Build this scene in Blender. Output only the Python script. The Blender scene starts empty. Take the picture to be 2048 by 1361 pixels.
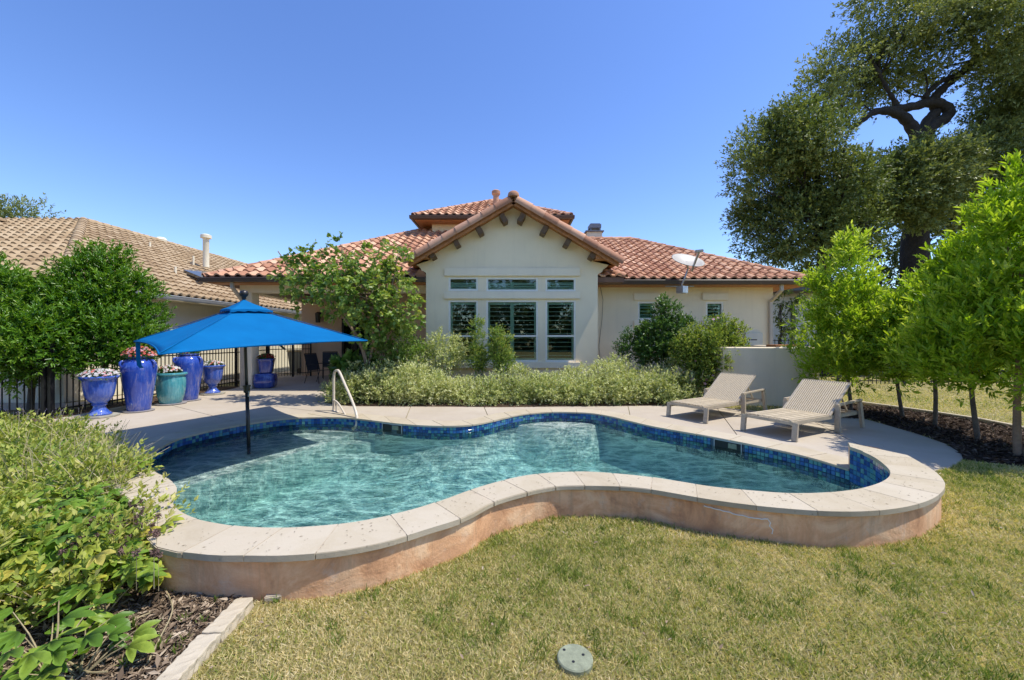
import bpy, bmesh, math, random
import numpy as np
from mathutils import Vector, Matrix
from mathutils.geometry import tessellate_polygon
rng = np.random.default_rng(11)
random.seed(4)
SC = bpy.context.scene
COL = SC.collection
PI = math.pi

# ---------------------------------------------------------------- camera
FPX, HZ, EYE = 800.0, 677.0, 1.5        # focal length in photo pixels, horizon row, eye height
cam = bpy.data.cameras.new('camera'); co = bpy.data.objects.new('camera', cam); COL.objects.link(co)
co.location = (0, 0, EYE); co.rotation_euler = (PI/2, 0, 0)
cam.lens = 36*FPX/2048; cam.sensor_width = 36; cam.shift_y = -(680.5-HZ)/2048
cam.clip_start = .05; cam.clip_end = 3000
SC.camera = co
# ---------------------------------------------------------------- sky and sun
TO_SUN = Vector((.50, -.05, 1)).normalized()
w = bpy.data.worlds.new('World'); SC.world = w; w.use_nodes = True
nt = w.node_tree; nt.nodes.clear()
sky = nt.nodes.new('ShaderNodeTexSky'); sky.sky_type = 'NISHITA'; sky.sun_disc = False
sky.sun_elevation = math.asin(TO_SUN.z); sky.sun_rotation = math.atan2(TO_SUN.x, TO_SUN.y)
sky.air_density = 1.0; sky.dust_density = 0.3; sky.ozone_density = 3.2; sky.altitude = 200
bg = nt.nodes.new('ShaderNodeBackground'); bg.inputs[1].default_value = .15
wo = nt.nodes.new('ShaderNodeOutputWorld')
hs = nt.nodes.new('ShaderNodeHueSaturation'); hs.inputs['Saturation'].default_value = 1.17; hs.inputs['Value'].default_value = .76; hs.inputs['Hue'].default_value = .512
nt.links.new(sky.outputs[0], hs.inputs['Color']); nt.links.new(hs.outputs[0], bg.inputs[0]); nt.links.new(bg.outputs[0], wo.inputs[0])
sl = bpy.data.lights.new('sun', 'SUN'); sl.energy = 2.5; sl.angle = math.radians(.55); sl.color = (1, .945, .85)
so = bpy.data.objects.new('sun', sl); COL.objects.link(so); so.location = (10, -4, 20)
so.rotation_euler = (-TO_SUN).to_track_quat('-Z', 'Y').to_euler()
SC.view_settings.view_transform = 'Standard'; SC.view_settings.look = 'None'
SC.view_settings.gamma = 1; SC.view_settings.use_curve_mapping = False
SC.view_settings.exposure = 1.12
SC.render.engine = 'CYCLES'
SC.cycles.max_bounces = 8; SC.cycles.transparent_max_bounces = 12
SC.cycles.diffuse_bounces = 5; SC.cycles.glossy_bounces = 3

# ---------------------------------------------------------------- measuring
def G(px, py, z=0.0):
    """surveyed point: where the sight line through (px,py) meets the level z"""
    d = (EYE-z)*FPX/(py-HZ)
    return Vector(((px-1024)/FPX*d, d, z))
def V(px, py, d):
    return Vector(((px-1024)/FPX*d, d, EYE+(HZ-py)/FPX*d))

# ---------------------------------------------------------------- materials
def new_mat(name):
    m = bpy.data.materials.new(name); m.use_nodes = True
    n = m.node_tree; n.nodes.clear()
    out = n.nodes.new('ShaderNodeOutputMaterial')
    return m, n, out
def L(n, a, b): n.links.new(a, b)
def ramp(n, src, stops):
    r = n.nodes.new('ShaderNodeValToRGB'); e = r.color_ramp.elements
    while len(e) < len(stops): e.new(.5)
    for k, (p, c) in enumerate(stops):
        e[k].position = p; e[k].color = (*c, 1) if len(c) == 3 else c
    L(n, src, r.inputs[0]); return r.outputs[0]
def noise(n, scale, detail=4, rough=.6, vec=None, dist=0):
    t = n.nodes.new('ShaderNodeTexNoise'); t.inputs['Scale'].default_value = scale
    t.inputs['Detail'].default_value = detail; t.inputs['Roughness'].default_value = rough
    t.inputs['Distortion'].default_value = dist
    if vec is not None: L(n, vec, t.inputs['Vector'])
    return t.outputs['Fac']
def coords(n, scale=(1, 1, 1), obj=False):
    g = n.nodes.new('ShaderNodeTexCoord')
    m = n.nodes.new('ShaderNodeMapping'); m.inputs['Scale'].default_value = scale
    if obj: L(n, g.outputs['Object'], m.inputs[0])
    else:
        g2 = n.nodes.new('ShaderNodeNewGeometry'); L(n, g2.outputs['Position'], m.inputs[0])
    return m.outputs[0]
def mix(n, fac, a, b, mode='MIX'):
    x = n.nodes.new('ShaderNodeMix'); x.data_type = 'RGBA'; x.blend_type = mode
    for s, v in ((0, fac), (6, a), (7, b)):
        if hasattr(v, 'is_linked') or hasattr(v, 'links'): L(n, v, x.inputs[s])
        else: x.inputs[s].default_value = v if s == 0 else ((*v, 1) if len(v) == 3 else v)
    return x.outputs[2]
def math_n(n, op, a, b=None):
    x = n.nodes.new('ShaderNodeMath'); x.operation = op
    for i, v in enumerate((a, b)):
        if v is None: continue
        if hasattr(v, 'links'): L(n, v, x.inputs[i])
        else: x.inputs[i].default_value = v
    return x.outputs[0]
def piece_random(n):
    g = n.nodes.new('ShaderNodeNewGeometry'); o = n.nodes.new('ShaderNodeObjectInfo')
    return math_n(n, 'FRACT', math_n(n, 'ADD', g.outputs['Random Per Island'], o.outputs['Random']))
def attr(n, name):
    a = n.nodes.new('ShaderNodeAttribute'); a.attribute_name = name; return a.outputs['Fac']
def bump(n, h, strength=.3, dist=.01):
    b = n.nodes.new('ShaderNodeBump'); b.inputs['Strength'].default_value = strength
    b.inputs['Distance'].default_value = dist; L(n, h, b.inputs['Height']); return b.outputs[0]
def principled(n, out, col, rough=.7, nrm=None, metal=0, spec=.5, coat=0):
    p = n.nodes.new('ShaderNodeBsdfPrincipled')
    if hasattr(col, 'links'): L(n, col, p.inputs['Base Color'])
    else: p.inputs['Base Color'].default_value = (*col, 1)
    if hasattr(rough, 'links'): L(n, rough, p.inputs['Roughness'])
    else: p.inputs['Roughness'].default_value = rough
    p.inputs['Metallic'].default_value = metal; p.inputs['Specular IOR Level'].default_value = spec
    p.inputs['Coat Weight'].default_value = coat; p.inputs['Coat Roughness'].default_value = .05
    if nrm is not None: L(n, nrm, p.inputs['Normal'])
    L(n, p.outputs[0], out.inputs[0]); return p
def simple(name, col, rough=.6, var=.15, scale=6, bscale=60, bstr=.15, metal=0, spec=.5, coat=0, obj=False, dist=.004):
    m, n, o = new_mat(name); v = coords(n, obj=obj)
    f = noise(n, scale, 5, .65, v)
    a = tuple(c*(1-var) for c in col); b = tuple(min(1, c*(1+var)) for c in col)
    c = ramp(n, f, [(.3, a), (.7, b)])
    nb = bump(n, noise(n, bscale, 4, .6, v), bstr, dist)
    principled(n, o, c, rough, nb, metal, spec, coat); return m
def leaf_mat(name, stops, trans=.35, gloss=.35, rough=.42):
    m, n, o = new_mat(name)
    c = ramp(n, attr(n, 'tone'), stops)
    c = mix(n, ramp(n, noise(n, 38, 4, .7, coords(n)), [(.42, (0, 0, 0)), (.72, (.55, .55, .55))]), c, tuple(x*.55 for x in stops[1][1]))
    p = n.nodes.new('ShaderNodeBsdfPrincipled'); L(n, c, p.inputs['Base Color'])
    p.inputs['Roughness'].default_value = rough; p.inputs['Specular IOR Level'].default_value = gloss
    t = n.nodes.new('ShaderNodeBsdfTranslucent')
    L(n, mix(n, 1.0, c, (1.0, 1.0, .45), 'MULTIPLY'), t.inputs[0])
    mx = n.nodes.new('ShaderNodeMixShader'); mx.inputs[0].default_value = trans
    L(n, p.outputs[0], mx.inputs[1]); L(n, t.outputs[0], mx.inputs[2]); L(n, mx.outputs[0], o.inputs[0])
    return m
M = {}
def stucco(name, col, var=.05):
    m, n, o = new_mat(name); v = coords(n)
    big = noise(n, .9, 4, .6, v); fine = noise(n, 90, 3, .7, v); mid = noise(n, 14, 4, .6, v)
    c = ramp(n, big, [(.3, tuple(x*(1-var) for x in col)), (.7, tuple(x*(1+var) for x in col))])
    c = mix(n, math_n(n, 'MULTIPLY', fine, .16), c, tuple(x*.6 for x in col))
    st = noise(n, 1.0, 5, .7, coords(n, (5, 5, .35)))
    c = mix(n, ramp(n, st, [(.50, (0, 0, 0)), (.75, (.16, .16, .16))]), c, tuple(x*.55 for x in col))
    h = math_n(n, 'ADD', math_n(n, 'MULTIPLY', mid, .6), fine)
    principled(n, o, c, .9, bump(n, h, .5, .006), spec=.2); return m
M['stucco'] = stucco('stucco_cream', (.92, .785, .54))
M['stucco_trim'] = stucco('stucco_trim', (.93, .81, .59))
M['stucco_patio_shade'] = stucco('stucco_patio_shade', (.68, .50, .34))  # browner than the house stucco: the covered patio's shade is in the colour
M['stucco_low'] = stucco('stucco_low_wall', (.90, .765, .54))
M['neigh_wall'] = stucco('neighbour_stucco', (.82, .75, .56))
M['neigh_white'] = stucco('neighbour_white', (.70, .66, .56))
def tile_mat(name, stops, dirt=.35):
    m, n, o = new_mat(name); v = coords(n)
    r = piece_random(n); f = noise(n, 7, 5, .7, v); g = noise(n, 45, 4, .7, v)
    c = ramp(n, math_n(n, 'ADD', math_n(n, 'MULTIPLY', r, .65), math_n(n, 'MULTIPLY', f, .35)), stops)
    c = mix(n, ramp(n, g, [(.5, (0, 0, 0)), (.8, (dirt, dirt, dirt))]), c, tuple(x*.45 for x in stops[0][1]))
    principled(n, o, c, .85, bump(n, g, .4, .004), spec=.25); return m
M['terracotta'] = tile_mat('terracotta_tile', [(.12, (.32, .145, .085)), (.4, (.47, .245, .145)), (.65, (.59, .345, .21)), (.9, (.70, .46, .31))])
M['terracotta_cap'] = tile_mat('terracotta_cap', [(.15, (.36, .175, .105)), (.5, (.50, .27, .165)), (.85, (.60, .36, .24))])
M['tan_tile'] = tile_mat('tan_tile', [(.12, (.26, .175, .095)), (.45, (.37, .265, .15)), (.7, (.42, .31, .185)), (.92, (.48, .37, .235))])
M['roof_under'] = simple('roof_underlay', (.20, .115, .08), .95, .2)
M['wood'] = simple('stained_wood', (.46, .19, .062), .55, .3, 12, 80)
M['wood_dark'] = simple('dark_stained_wood', (.13, .07, .024), .55, .3, 12, 80)
M['gutter'] = simple('brown_gutter', (.085, .058, .048), .4, .12, 3, 30, .05)
M['gutter_grey'] = simple('grey_gutter', (.42, .43, .42), .45, .1, 3, 30, .05)
M['downspout'] = simple('cream_downspout', (.50, .43, .34), .5, .08, 4, 30, .05)
M['white_frame'] = simple('window_vinyl', (.84, .80, .68), .4, .04, 4, 60, .03)
M['shutter'] = simple('white_shutter', (.90, .90, .84), .45, .05, 4, 60, .03)
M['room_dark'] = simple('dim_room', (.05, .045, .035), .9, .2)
M['black_metal'] = simple('black_iron', (.012, .012, .013), .45, .2, 10, 200, .1)
M['dark_bronze'] = simple('umbrella_pole_metal', (.02, .017, .015), .35, .2, 10, 200, .05)
M['galv'] = simple('galvanised_steel', (.42, .43, .44), .38, .2, 20, 60, .1, metal=.8)
M['chimney_metal'] = simple('grey_chimney_metal', (.20, .20, .22), .5, .2, 8, 60, .1, metal=.4)
M['dish'] = simple('dish_paint', (.36, .34, .30), .5, .12, 5, 60, .05)
M['rail'] = simple('cream_rail', (.62, .54, .43), .28, .08, 8, 60, .03)
M['lounge_frame'] = simple('taupe_aluminium', (.44, .37, .27), .5, .16, 18, 150, .12)
M['crackfill'] = simple('white_mineral_crack', (.85, .82, .74), .9, .1)
M['weave_dark'] = simple('dark_taupe_weave', (.15, .12, .085), .8, .12, 25, 300, .3)  # dark taupe cross weave under the paler straps
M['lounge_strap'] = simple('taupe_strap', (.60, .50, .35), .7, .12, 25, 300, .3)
M['sling'] = simple('dark_sling', (.035, .042, .055), .6, .2, 20, 400, .2)
M['tabletop'] = simple('pale_table_top', (.55, .48, .40), .4, .1)
M['bark'] = simple('grey_bark', (.16, .125, .09), .95, .4, 10, 35, .9, dist=.02)
M['bark_oak'] = simple('dark_oak_bark', (.034, .028, .023), .95, .4, 5, 14, 1, dist=.05)
M['bark_tan'] = simple('tan_bark', (.27, .18, .11), .9, .3, 14, 40, .7, dist=.01)
M['limestone'] = None
M['bin'] = simple('grey_bin_plastic', (.16, .17, .15), .55, .1)
M['bin_lid'] = simple('tan_bin_lid', (.42, .33, .18), .55, .1)
M['lid_green'] = simple('weathered_green_lid', (.23, .25, .165), .75, .22, 30, 120, .4)
M['glass_dark'] = simple('dark_lamp_glass', (.10, .10, .08), .1, .1)
M['stem'] = simple('dry_stem', (.33, .27, .15), .85, .3, 30, 80)
M['stem_green'] = simple('green_stem', (.14, .20, .06), .7, .3, 30, 80)
M['panel_paint'] = simple('panel_paint', (.60, .57, .47), .5, .04)
M['white_paint'] = simple('white_paint', (.78, .78, .74), .5, .04)
M['saucer'] = simple('grey_saucer', (.28, .26, .26), .5, .2, 12, 60, .2)
M['plinth'] = simple('grey_plinth', (.34, .32, .26), .8, .2, 12, 60, .3)
M['mortar'] = simple('coping_mortar', (.44, .37, .27), .95, .25, 12, 80, .3)
M['soil'] = simple('potting_soil', (.045, .03, .02), 1, .4, 40, 80, 1)

def concrete_mat():
    m, n, o = new_mat('deck_concrete'); v = coords(n)
    a = noise(n, .8, 6, .65, v); b = noise(n, 7, 6, .7, v); f = noise(n, 120, 3, .7, v)
    c = ramp(n, a, [(.3, (.40, .335, .25)), (.55, (.455, .39, .305)), (.75, (.50, .44, .35))])
    c = mix(n, ramp(n, b, [(.52, (0, 0, 0)), (.8, (.5, .5, .5))]), c, (.40, .33, .245))
    c = mix(n, ramp(n, f, [(.55, (0, 0, 0)), (.8, (.4, .4, .4))]), c, (.33, .28, .21))
    principled(n, o, c, .85, bump(n, math_n(n, 'ADD', f, math_n(n, 'MULTIPLY', b, .6)), .3, .004), spec=.25); return m
M['deck'] = concrete_mat()
def limestone_mat():
    m, n, o = new_mat('cream_limestone'); v = coords(n)
    r = piece_random(n); a = noise(n, 3.2, 8, .68, v, .6); f = noise(n, 55, 5, .75, v)
    pt = n.nodes.new('ShaderNodeTexVoronoi'); pt.inputs['Scale'].default_value = 16; L(n, v, pt.inputs['Vector'])
    c = ramp(n, math_n(n, 'ADD', math_n(n, 'MULTIPLY', r, .22), math_n(n, 'MULTIPLY', a, .78)),
             [(.2, (.38, .31, .205)), (.45, (.465, .395, .28)), (.7, (.52, .455, .345)), (.9, (.48, .43, .33))])
    c = mix(n, ramp(n, a, [(.56, (0, 0, 0)), (.74, (.45, .45, .45))]), c, (.45, .36, .25))
    c = mix(n, ramp(n, pt.outputs['Distance'], [(.05, (.55, .55, .55)), (.13, (0, 0, 0))]), c, (.22, .18, .13))
    principled(n, o, c, .7, bump(n, math_n(n, 'ADD', f, a), .35, .006), spec=.3); return m
M['limestone'] = limestone_mat()
def poolwall_mat():
    m, n, o = new_mat('brown_stained_stucco'); v = coords(n)
    vs = coords(n, (5, 5, .8)); a = noise(n, 2.6, 7, .68, v, 1.0); s = noise(n, 1.6, 6, .7, vs, .5); f = noise(n, 40, 5, .7, v)
    sp = n.nodes.new('ShaderNodeSeparateXYZ'); g = n.nodes.new('ShaderNodeNewGeometry'); L(n, g.outputs['Position'], sp.inputs[0])
    c = ramp(n, a, [(.28, (.46, .22, .11)), (.45, (.78, .43, .225)), (.60, (.92, .60, .35)), (.78, (.84, .58, .38))])
    c = mix(n, ramp(n, s, [(.5, (0, 0, 0)), (.72, (.5, .5, .5))]), c, (.36, .23, .15))
    c = mix(n, ramp(n, noise(n, 6, 7, .75, v), [(.56, (0, 0, 0)), (.7, (.5, .5, .5))]), c, (.70, .58, .46))
    c = mix(n, ramp(n, math_n(n, 'ADD', sp.outputs['Z'], math_n(n, 'MULTIPLY', a, .12)), [(.02, (.5, .5, .5)), (.16, (0, 0, 0))]), c, (.58, .31, .16))
    principled(n, o, c, .75, bump(n, math_n(n, 'ADD', f, math_n(n, 'MULTIPLY', a, 3)), .4, .01), spec=.3); return m
M['poolwall'] = poolwall_mat()
def pooltile_mat():
    m, n, o = new_mat('glazed_blue_tile'); r = piece_random(n)
    c = ramp(n, r, [(0, (.016, .06, .20)), (.18, (.025, .11, .31)), (.34, (.05, .19, .30)), (.50, (.07, .26, .33)),
                    (.62, (.02, .07, .25)), (.74, (.10, .28, .27)), (.88, (.05, .15, .38)), (1, (.14, .27, .20))])
    c.node.color_ramp.interpolation = 'CONSTANT'
    principled(n, o, c, .12, bump(n, noise(n, 30, 3, .5, coords(n)), .12, .004), spec=.6); return m
M['pooltile'] = pooltile_mat()
M['grout'] = simple('blue_grout', (.07, .11, .15), .9, .2)
def plaster_mat():
    m, n, o = new_mat('pool_plaster'); v = coords(n)
    a = noise(n, 2.5, 6, .7, v); f = noise(n, 90, 3, .7, v)
    c = ramp(n, a, [(.3, (.66, .70, .64)), (.7, (.80, .82, .76))])
    c = mix(n, ramp(n, f, [(.5, (0, 0, 0)), (.75, (.5, .5, .5))]), c, (.33, .37, .34))
    principled(n, o, c, .8, bump(n, f, .3, .004), spec=.2); return m
M['plaster'] = plaster_mat()
def water_mat():
    m, n, o = new_mat('pool_water')
    v = coords(n, (1, 1, 1)); v2 = coords(n, (.85, 1.6, 1))
    dn = n.nodes.new('ShaderNodeTexNoise'); dn.inputs['Scale'].default_value = 2.0; dn.inputs['Detail'].default_value = 1.5
    L(n, v, dn.inputs['Vector'])
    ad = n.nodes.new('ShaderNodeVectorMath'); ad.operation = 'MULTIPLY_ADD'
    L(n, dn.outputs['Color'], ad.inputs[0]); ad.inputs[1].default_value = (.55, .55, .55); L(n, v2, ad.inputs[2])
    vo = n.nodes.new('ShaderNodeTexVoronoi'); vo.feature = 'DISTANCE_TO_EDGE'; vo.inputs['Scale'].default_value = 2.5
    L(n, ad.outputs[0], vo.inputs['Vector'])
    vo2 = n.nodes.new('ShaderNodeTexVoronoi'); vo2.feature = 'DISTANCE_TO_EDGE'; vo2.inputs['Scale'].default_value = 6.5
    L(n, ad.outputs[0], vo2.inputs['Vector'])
    # caustic lines and ripple brightness painted into the surface's transparent colour
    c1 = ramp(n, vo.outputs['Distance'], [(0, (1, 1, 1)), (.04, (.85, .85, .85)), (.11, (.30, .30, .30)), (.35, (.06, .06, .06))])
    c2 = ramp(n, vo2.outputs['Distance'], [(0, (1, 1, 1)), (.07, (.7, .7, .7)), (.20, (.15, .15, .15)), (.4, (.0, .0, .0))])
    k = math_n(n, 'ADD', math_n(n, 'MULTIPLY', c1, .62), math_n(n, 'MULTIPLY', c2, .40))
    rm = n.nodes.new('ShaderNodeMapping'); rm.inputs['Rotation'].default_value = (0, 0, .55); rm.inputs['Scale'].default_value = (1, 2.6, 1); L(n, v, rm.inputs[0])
    ripple_light = ramp(n, noise(n, 11, 5, .75, rm.outputs[0], 1.4), [(.50, (0, 0, 0)), (.66, (1, 1, 1))])
    k = math_n(n, 'MINIMUM', math_n(n, 'ADD', math_n(n, 'MULTIPLY', k, 1.1), math_n(n, 'MULTIPLY', ripple_light, .50)), 1.0)
    caustic_tint = mix(n, k, (.21, .31, .31), (1, 1, 1))
    tr = n.nodes.new('ShaderNodeBsdfTransparent'); L(n, caustic_tint, tr.inputs[0])
    gl = n.nodes.new('ShaderNodeBsdfGlossy'); gl.inputs['Roughness'].default_value = .03
    h1 = noise(n, 9, 3, .55, coords(n, (1, 2.1, 1)), .9); h2 = noise(n, 26, 2, .5, coords(n, (1, 1.7, 1)), .4)
    h3 = noise(n, 2.2, 2, .5, v, .5)
    h = math_n(n, 'ADD', math_n(n, 'ADD', math_n(n, 'MULTIPLY', h3, 1.6), h1), math_n(n, 'MULTIPLY', h2, .35))
    nb = bump(n, h, .95, .05); L(n, nb, gl.inputs['Normal'])
    fr = n.nodes.new('ShaderNodeFresnel'); fr.inputs[0].default_value = 1.33; L(n, nb, fr.inputs['Normal'])
    mx = n.nodes.new('ShaderNodeMixShader'); L(n, fr.outputs[0], mx.inputs[0])
    L(n, tr.outputs[0], mx.inputs[1]); L(n, gl.outputs[0], mx.inputs[2]); L(n, mx.outputs[0], o.inputs[0])
    va = n.nodes.new('ShaderNodeVolumeAbsorption'); va.inputs[0].default_value = (.22, .82, .84, 1); va.inputs[1].default_value = .34
    L(n, va.outputs[0], o.inputs['Volume'])
    return m
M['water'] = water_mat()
def glass_mat():
    m, n, o = new_mat('window_glass')
    tr = n.nodes.new('ShaderNodeBsdfTransparent'); tr.inputs[0].default_value = (.80, .93, .87, 1)
    gl = n.nodes.new('ShaderNodeBsdfGlossy'); gl.inputs['Roughness'].default_value = .01
    fr = n.nodes.new('ShaderNodeFresnel'); fr.inputs[0].default_value = 1.75
    mx = n.nodes.new('ShaderNodeMixShader'); L(n, fr.outputs[0], mx.inputs[0])
    L(n, tr.outputs[0], mx.inputs[1]); L(n, gl.outputs[0], mx.inputs[2]); L(n, mx.outputs[0], o.inputs[0]); return m
M['glass'] = glass_mat()
def glaze_mat(name, dark, mid, light, streak=True):
    m, n, o = new_mat(name); v = coords(n, (9, 9, 1.3), obj=True); vv = coords(n, obj=True)
    s = noise(n, 2.2, 5, .65, v, .6); a = noise(n, 1.8, 4, .6, vv)
    f = math_n(n, 'ADD', math_n(n, 'MULTIPLY', s, .6), math_n(n, 'MULTIPLY', a, .4))
    c = ramp(n, f, [(.36, dark), (.50, mid), (.60, light)])
    principled(n, o, c, .13, bump(n, s, .1, .004), spec=.6, coat=.5); return m
M['glaze_blue'] = glaze_mat('cobalt_glaze', (.02, .06, .36), (.045, .11, .46), (.16, .20, .46))
M['glaze_jar'] = glaze_mat('cobalt_jar_glaze', (.015, .045, .31), (.03, .08, .41), (.17, .18, .40))
M['glaze_teal'] = glaze_mat('teal_glaze', (.04, .20, .24), (.08, .33, .38), (.17, .43, .44))
M['glaze_deep'] = glaze_mat('deep_blue_glaze', (.012, .03, .18), (.025, .06, .30), (.07, .12, .36))
def canopy_mat():
    m, n, o = new_mat('blue_canvas'); v = coords(n)
    c = ramp(n, noise(n, 2.4, 4, .6, v), [(.3, (.003, .145, .38)), (.7, (.004, .175, .44))])
    p = n.nodes.new('ShaderNodeBsdfPrincipled'); L(n, c, p.inputs['Base Color']); p.inputs['Roughness'].default_value = .7
    p.inputs['Specular IOR Level'].default_value = .08
    L(n, bump(n, noise(n, 500, 2, .5, v), .15, .002), p.inputs['Normal'])
    t = n.nodes.new('ShaderNodeBsdfTranslucent'); L(n, c, t.inputs[0])
    mx = n.nodes.new('ShaderNodeMixShader'); mx.inputs[0].default_value = .22
    L(n, p.outputs[0], mx.inputs[1]); L(n, t.outputs[0], mx.inputs[2]); L(n, mx.outputs[0], o.inputs[0]); return m
M['canvas'] = canopy_mat()
def lawn_mat():
    m, n, o = new_mat('lawn_soil'); v = coords(n)
    a = noise(n, .9, 6, .65, v); f = noise(n, 38, 6, .75, v)
    c = ramp(n, a, [(.32, (.20, .19, .07)), (.5, (.30, .26, .11)), (.7, (.40, .33, .17))])
    c = mix(n, ramp(n, f, [(.45, (0, 0, 0)), (.7, (.75, .75, .75))]), c, (.09, .075, .035))
    principled(n, o, c, .95, bump(n, f, .8, .02), spec=.1); return m
M['lawn'] = lawn_mat()
def mulch_mat():
    m, n, o = new_mat('mulch_bed'); v = coords(n)
    a = noise(n, 4, 6, .7, v); f = noise(n, 60, 6, .75, v)
    c = ramp(n, f, [(.3, (.035, .022, .014)), (.55, (.10, .065, .042)), (.75, (.21, .15, .10))])
    c = mix(n, math_n(n, 'MULTIPLY', a, .4), c, (.15, .10, .07))
    principled(n, o, c, .95, bump(n, f, 1, .03), spec=.1); return m
M['mulch'] = mulch_mat()
def chips(name, stops):
    m, n, o = new_mat(name); c = ramp(n, attr(n, 'tone'), stops); principled(n, o, c, .85, spec=.2); return m
M['chips'] = chips('mulch_chips', [(0, (.05, .034, .022)), (.4, (.15, .105, .068)), (.75, (.27, .20, .135)), (1, (.48, .39, .28))])
M['chips_dark'] = chips('dark_mulch_chips', [(0, (.022, .015, .011)), (.6, (.075, .05, .036)), (1, (.22, .16, .115))])
M['grass'] = leaf_mat('grass_blades', [(0, (.08, .16, .025)), (.22, (.24, .33, .06)), (.40, (.50, .50, .14)), (.60, (.80, .66, .34)), (1, (.92, .78, .52))], .42, .15, .6)
M['lf_bright'] = leaf_mat('bright_green_leaf', [(0, (.09, .20, .012)), (.35, (.26, .44, .02)), (.66, (.46, .62, .04)), (1, (.68, .76, .14))], .52, .35, .42)
M['lf_left'] = leaf_mat('glossy_green_leaf', [(0, (.025, .085, .008)), (.45, (.085, .22, .014)), (.8, (.19, .36, .025)), (1, (.33, .46, .07))], .35, .5, .34)
M['lf_oak'] = leaf_mat('oak_leaf', [(0, (.055, .08, .024)), (.35, (.15, .195, .06)), (.66, (.30, .345, .115)), (1, (.48, .50, .20))], .3, .3, .5)
M['lf_elm'] = leaf_mat('elm_leaf', [(0, (.045, .07, .02)), (.38, (.12, .17, .045)), (.70, (.25, .31, .09)), (1, (.40, .43, .16))], .3, .3, .5)
M['lf_redbud'] = leaf_mat('heart_leaf', [(0, (.07, .16, .025)), (.4, (.18, .31, .05)), (.75, (.36, .46, .11)), (1, (.56, .54, .14))], .42, .45, .42)
M['lf_salvia'] = leaf_mat('silvery_leaf', [(0, (.10, .16, .035)), (.28, (.30, .40, .10)), (.55, (.60, .64, .25)), (1, (.88, .86, .52))], .3, .2, .6)
M['lf_hib'] = leaf_mat('dark_shrub_leaf', [(0, (.035, .09, .02)), (.5, (.09, .19, .035)), (.9, (.17, .28, .06)), (1, (.26, .34, .12))], .35, .5, .35)
M['lf_vine'] = leaf_mat('vine_leaf', [(0, (.08, .19, .02)), (.35, (.20, .36, .04)), (.62, (.42, .52, .07)), (.84, (.68, .64, .09)), (1, (.80, .66, .16))], .42, .35, .42)
M['lf_bed'] = leaf_mat('bed_foliage', [(0, (.09, .17, .03)), (.4, (.26, .36, .06)), (.7, (.50, .53, .11)), (1, (.72, .64, .24))], .4, .25, .5)
M['petal_white'] = leaf_mat('white_petal', [(0, (.62, .60, .60)), (1, (.84, .80, .80))], .3, .2, .6)
M['petal_red'] = leaf_mat('coral_petal', [(0, (.62, .09, .07)), (1, (.78, .25, .18))], .3, .2, .6)
M['petal_darkred'] = leaf_mat('dark_red_petal', [(0, (.25, .01, .015)), (1, (.48, .03, .03))], .3, .2, .6)
M['petal_pink'] = leaf_mat('pink_petal', [(0, (.62, .30, .36)), (1, (.80, .55, .58))], .3, .2, .6)
M['petal_violet'] = leaf_mat('violet_floret', [(0, (.19, .17, .36)), (1, (.38, .34, .54))], .25, .1, .7)
M['seed'] = leaf_mat('brown_seed_head', [(0, (.10, .06, .05)), (1, (.26, .17, .15))], .05, .1, .9)
M['dry'] = leaf_mat('dry_stalks', [(0, (.30, .24, .12)), (1, (.60, .52, .34))], .1, .1, .8)

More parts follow.
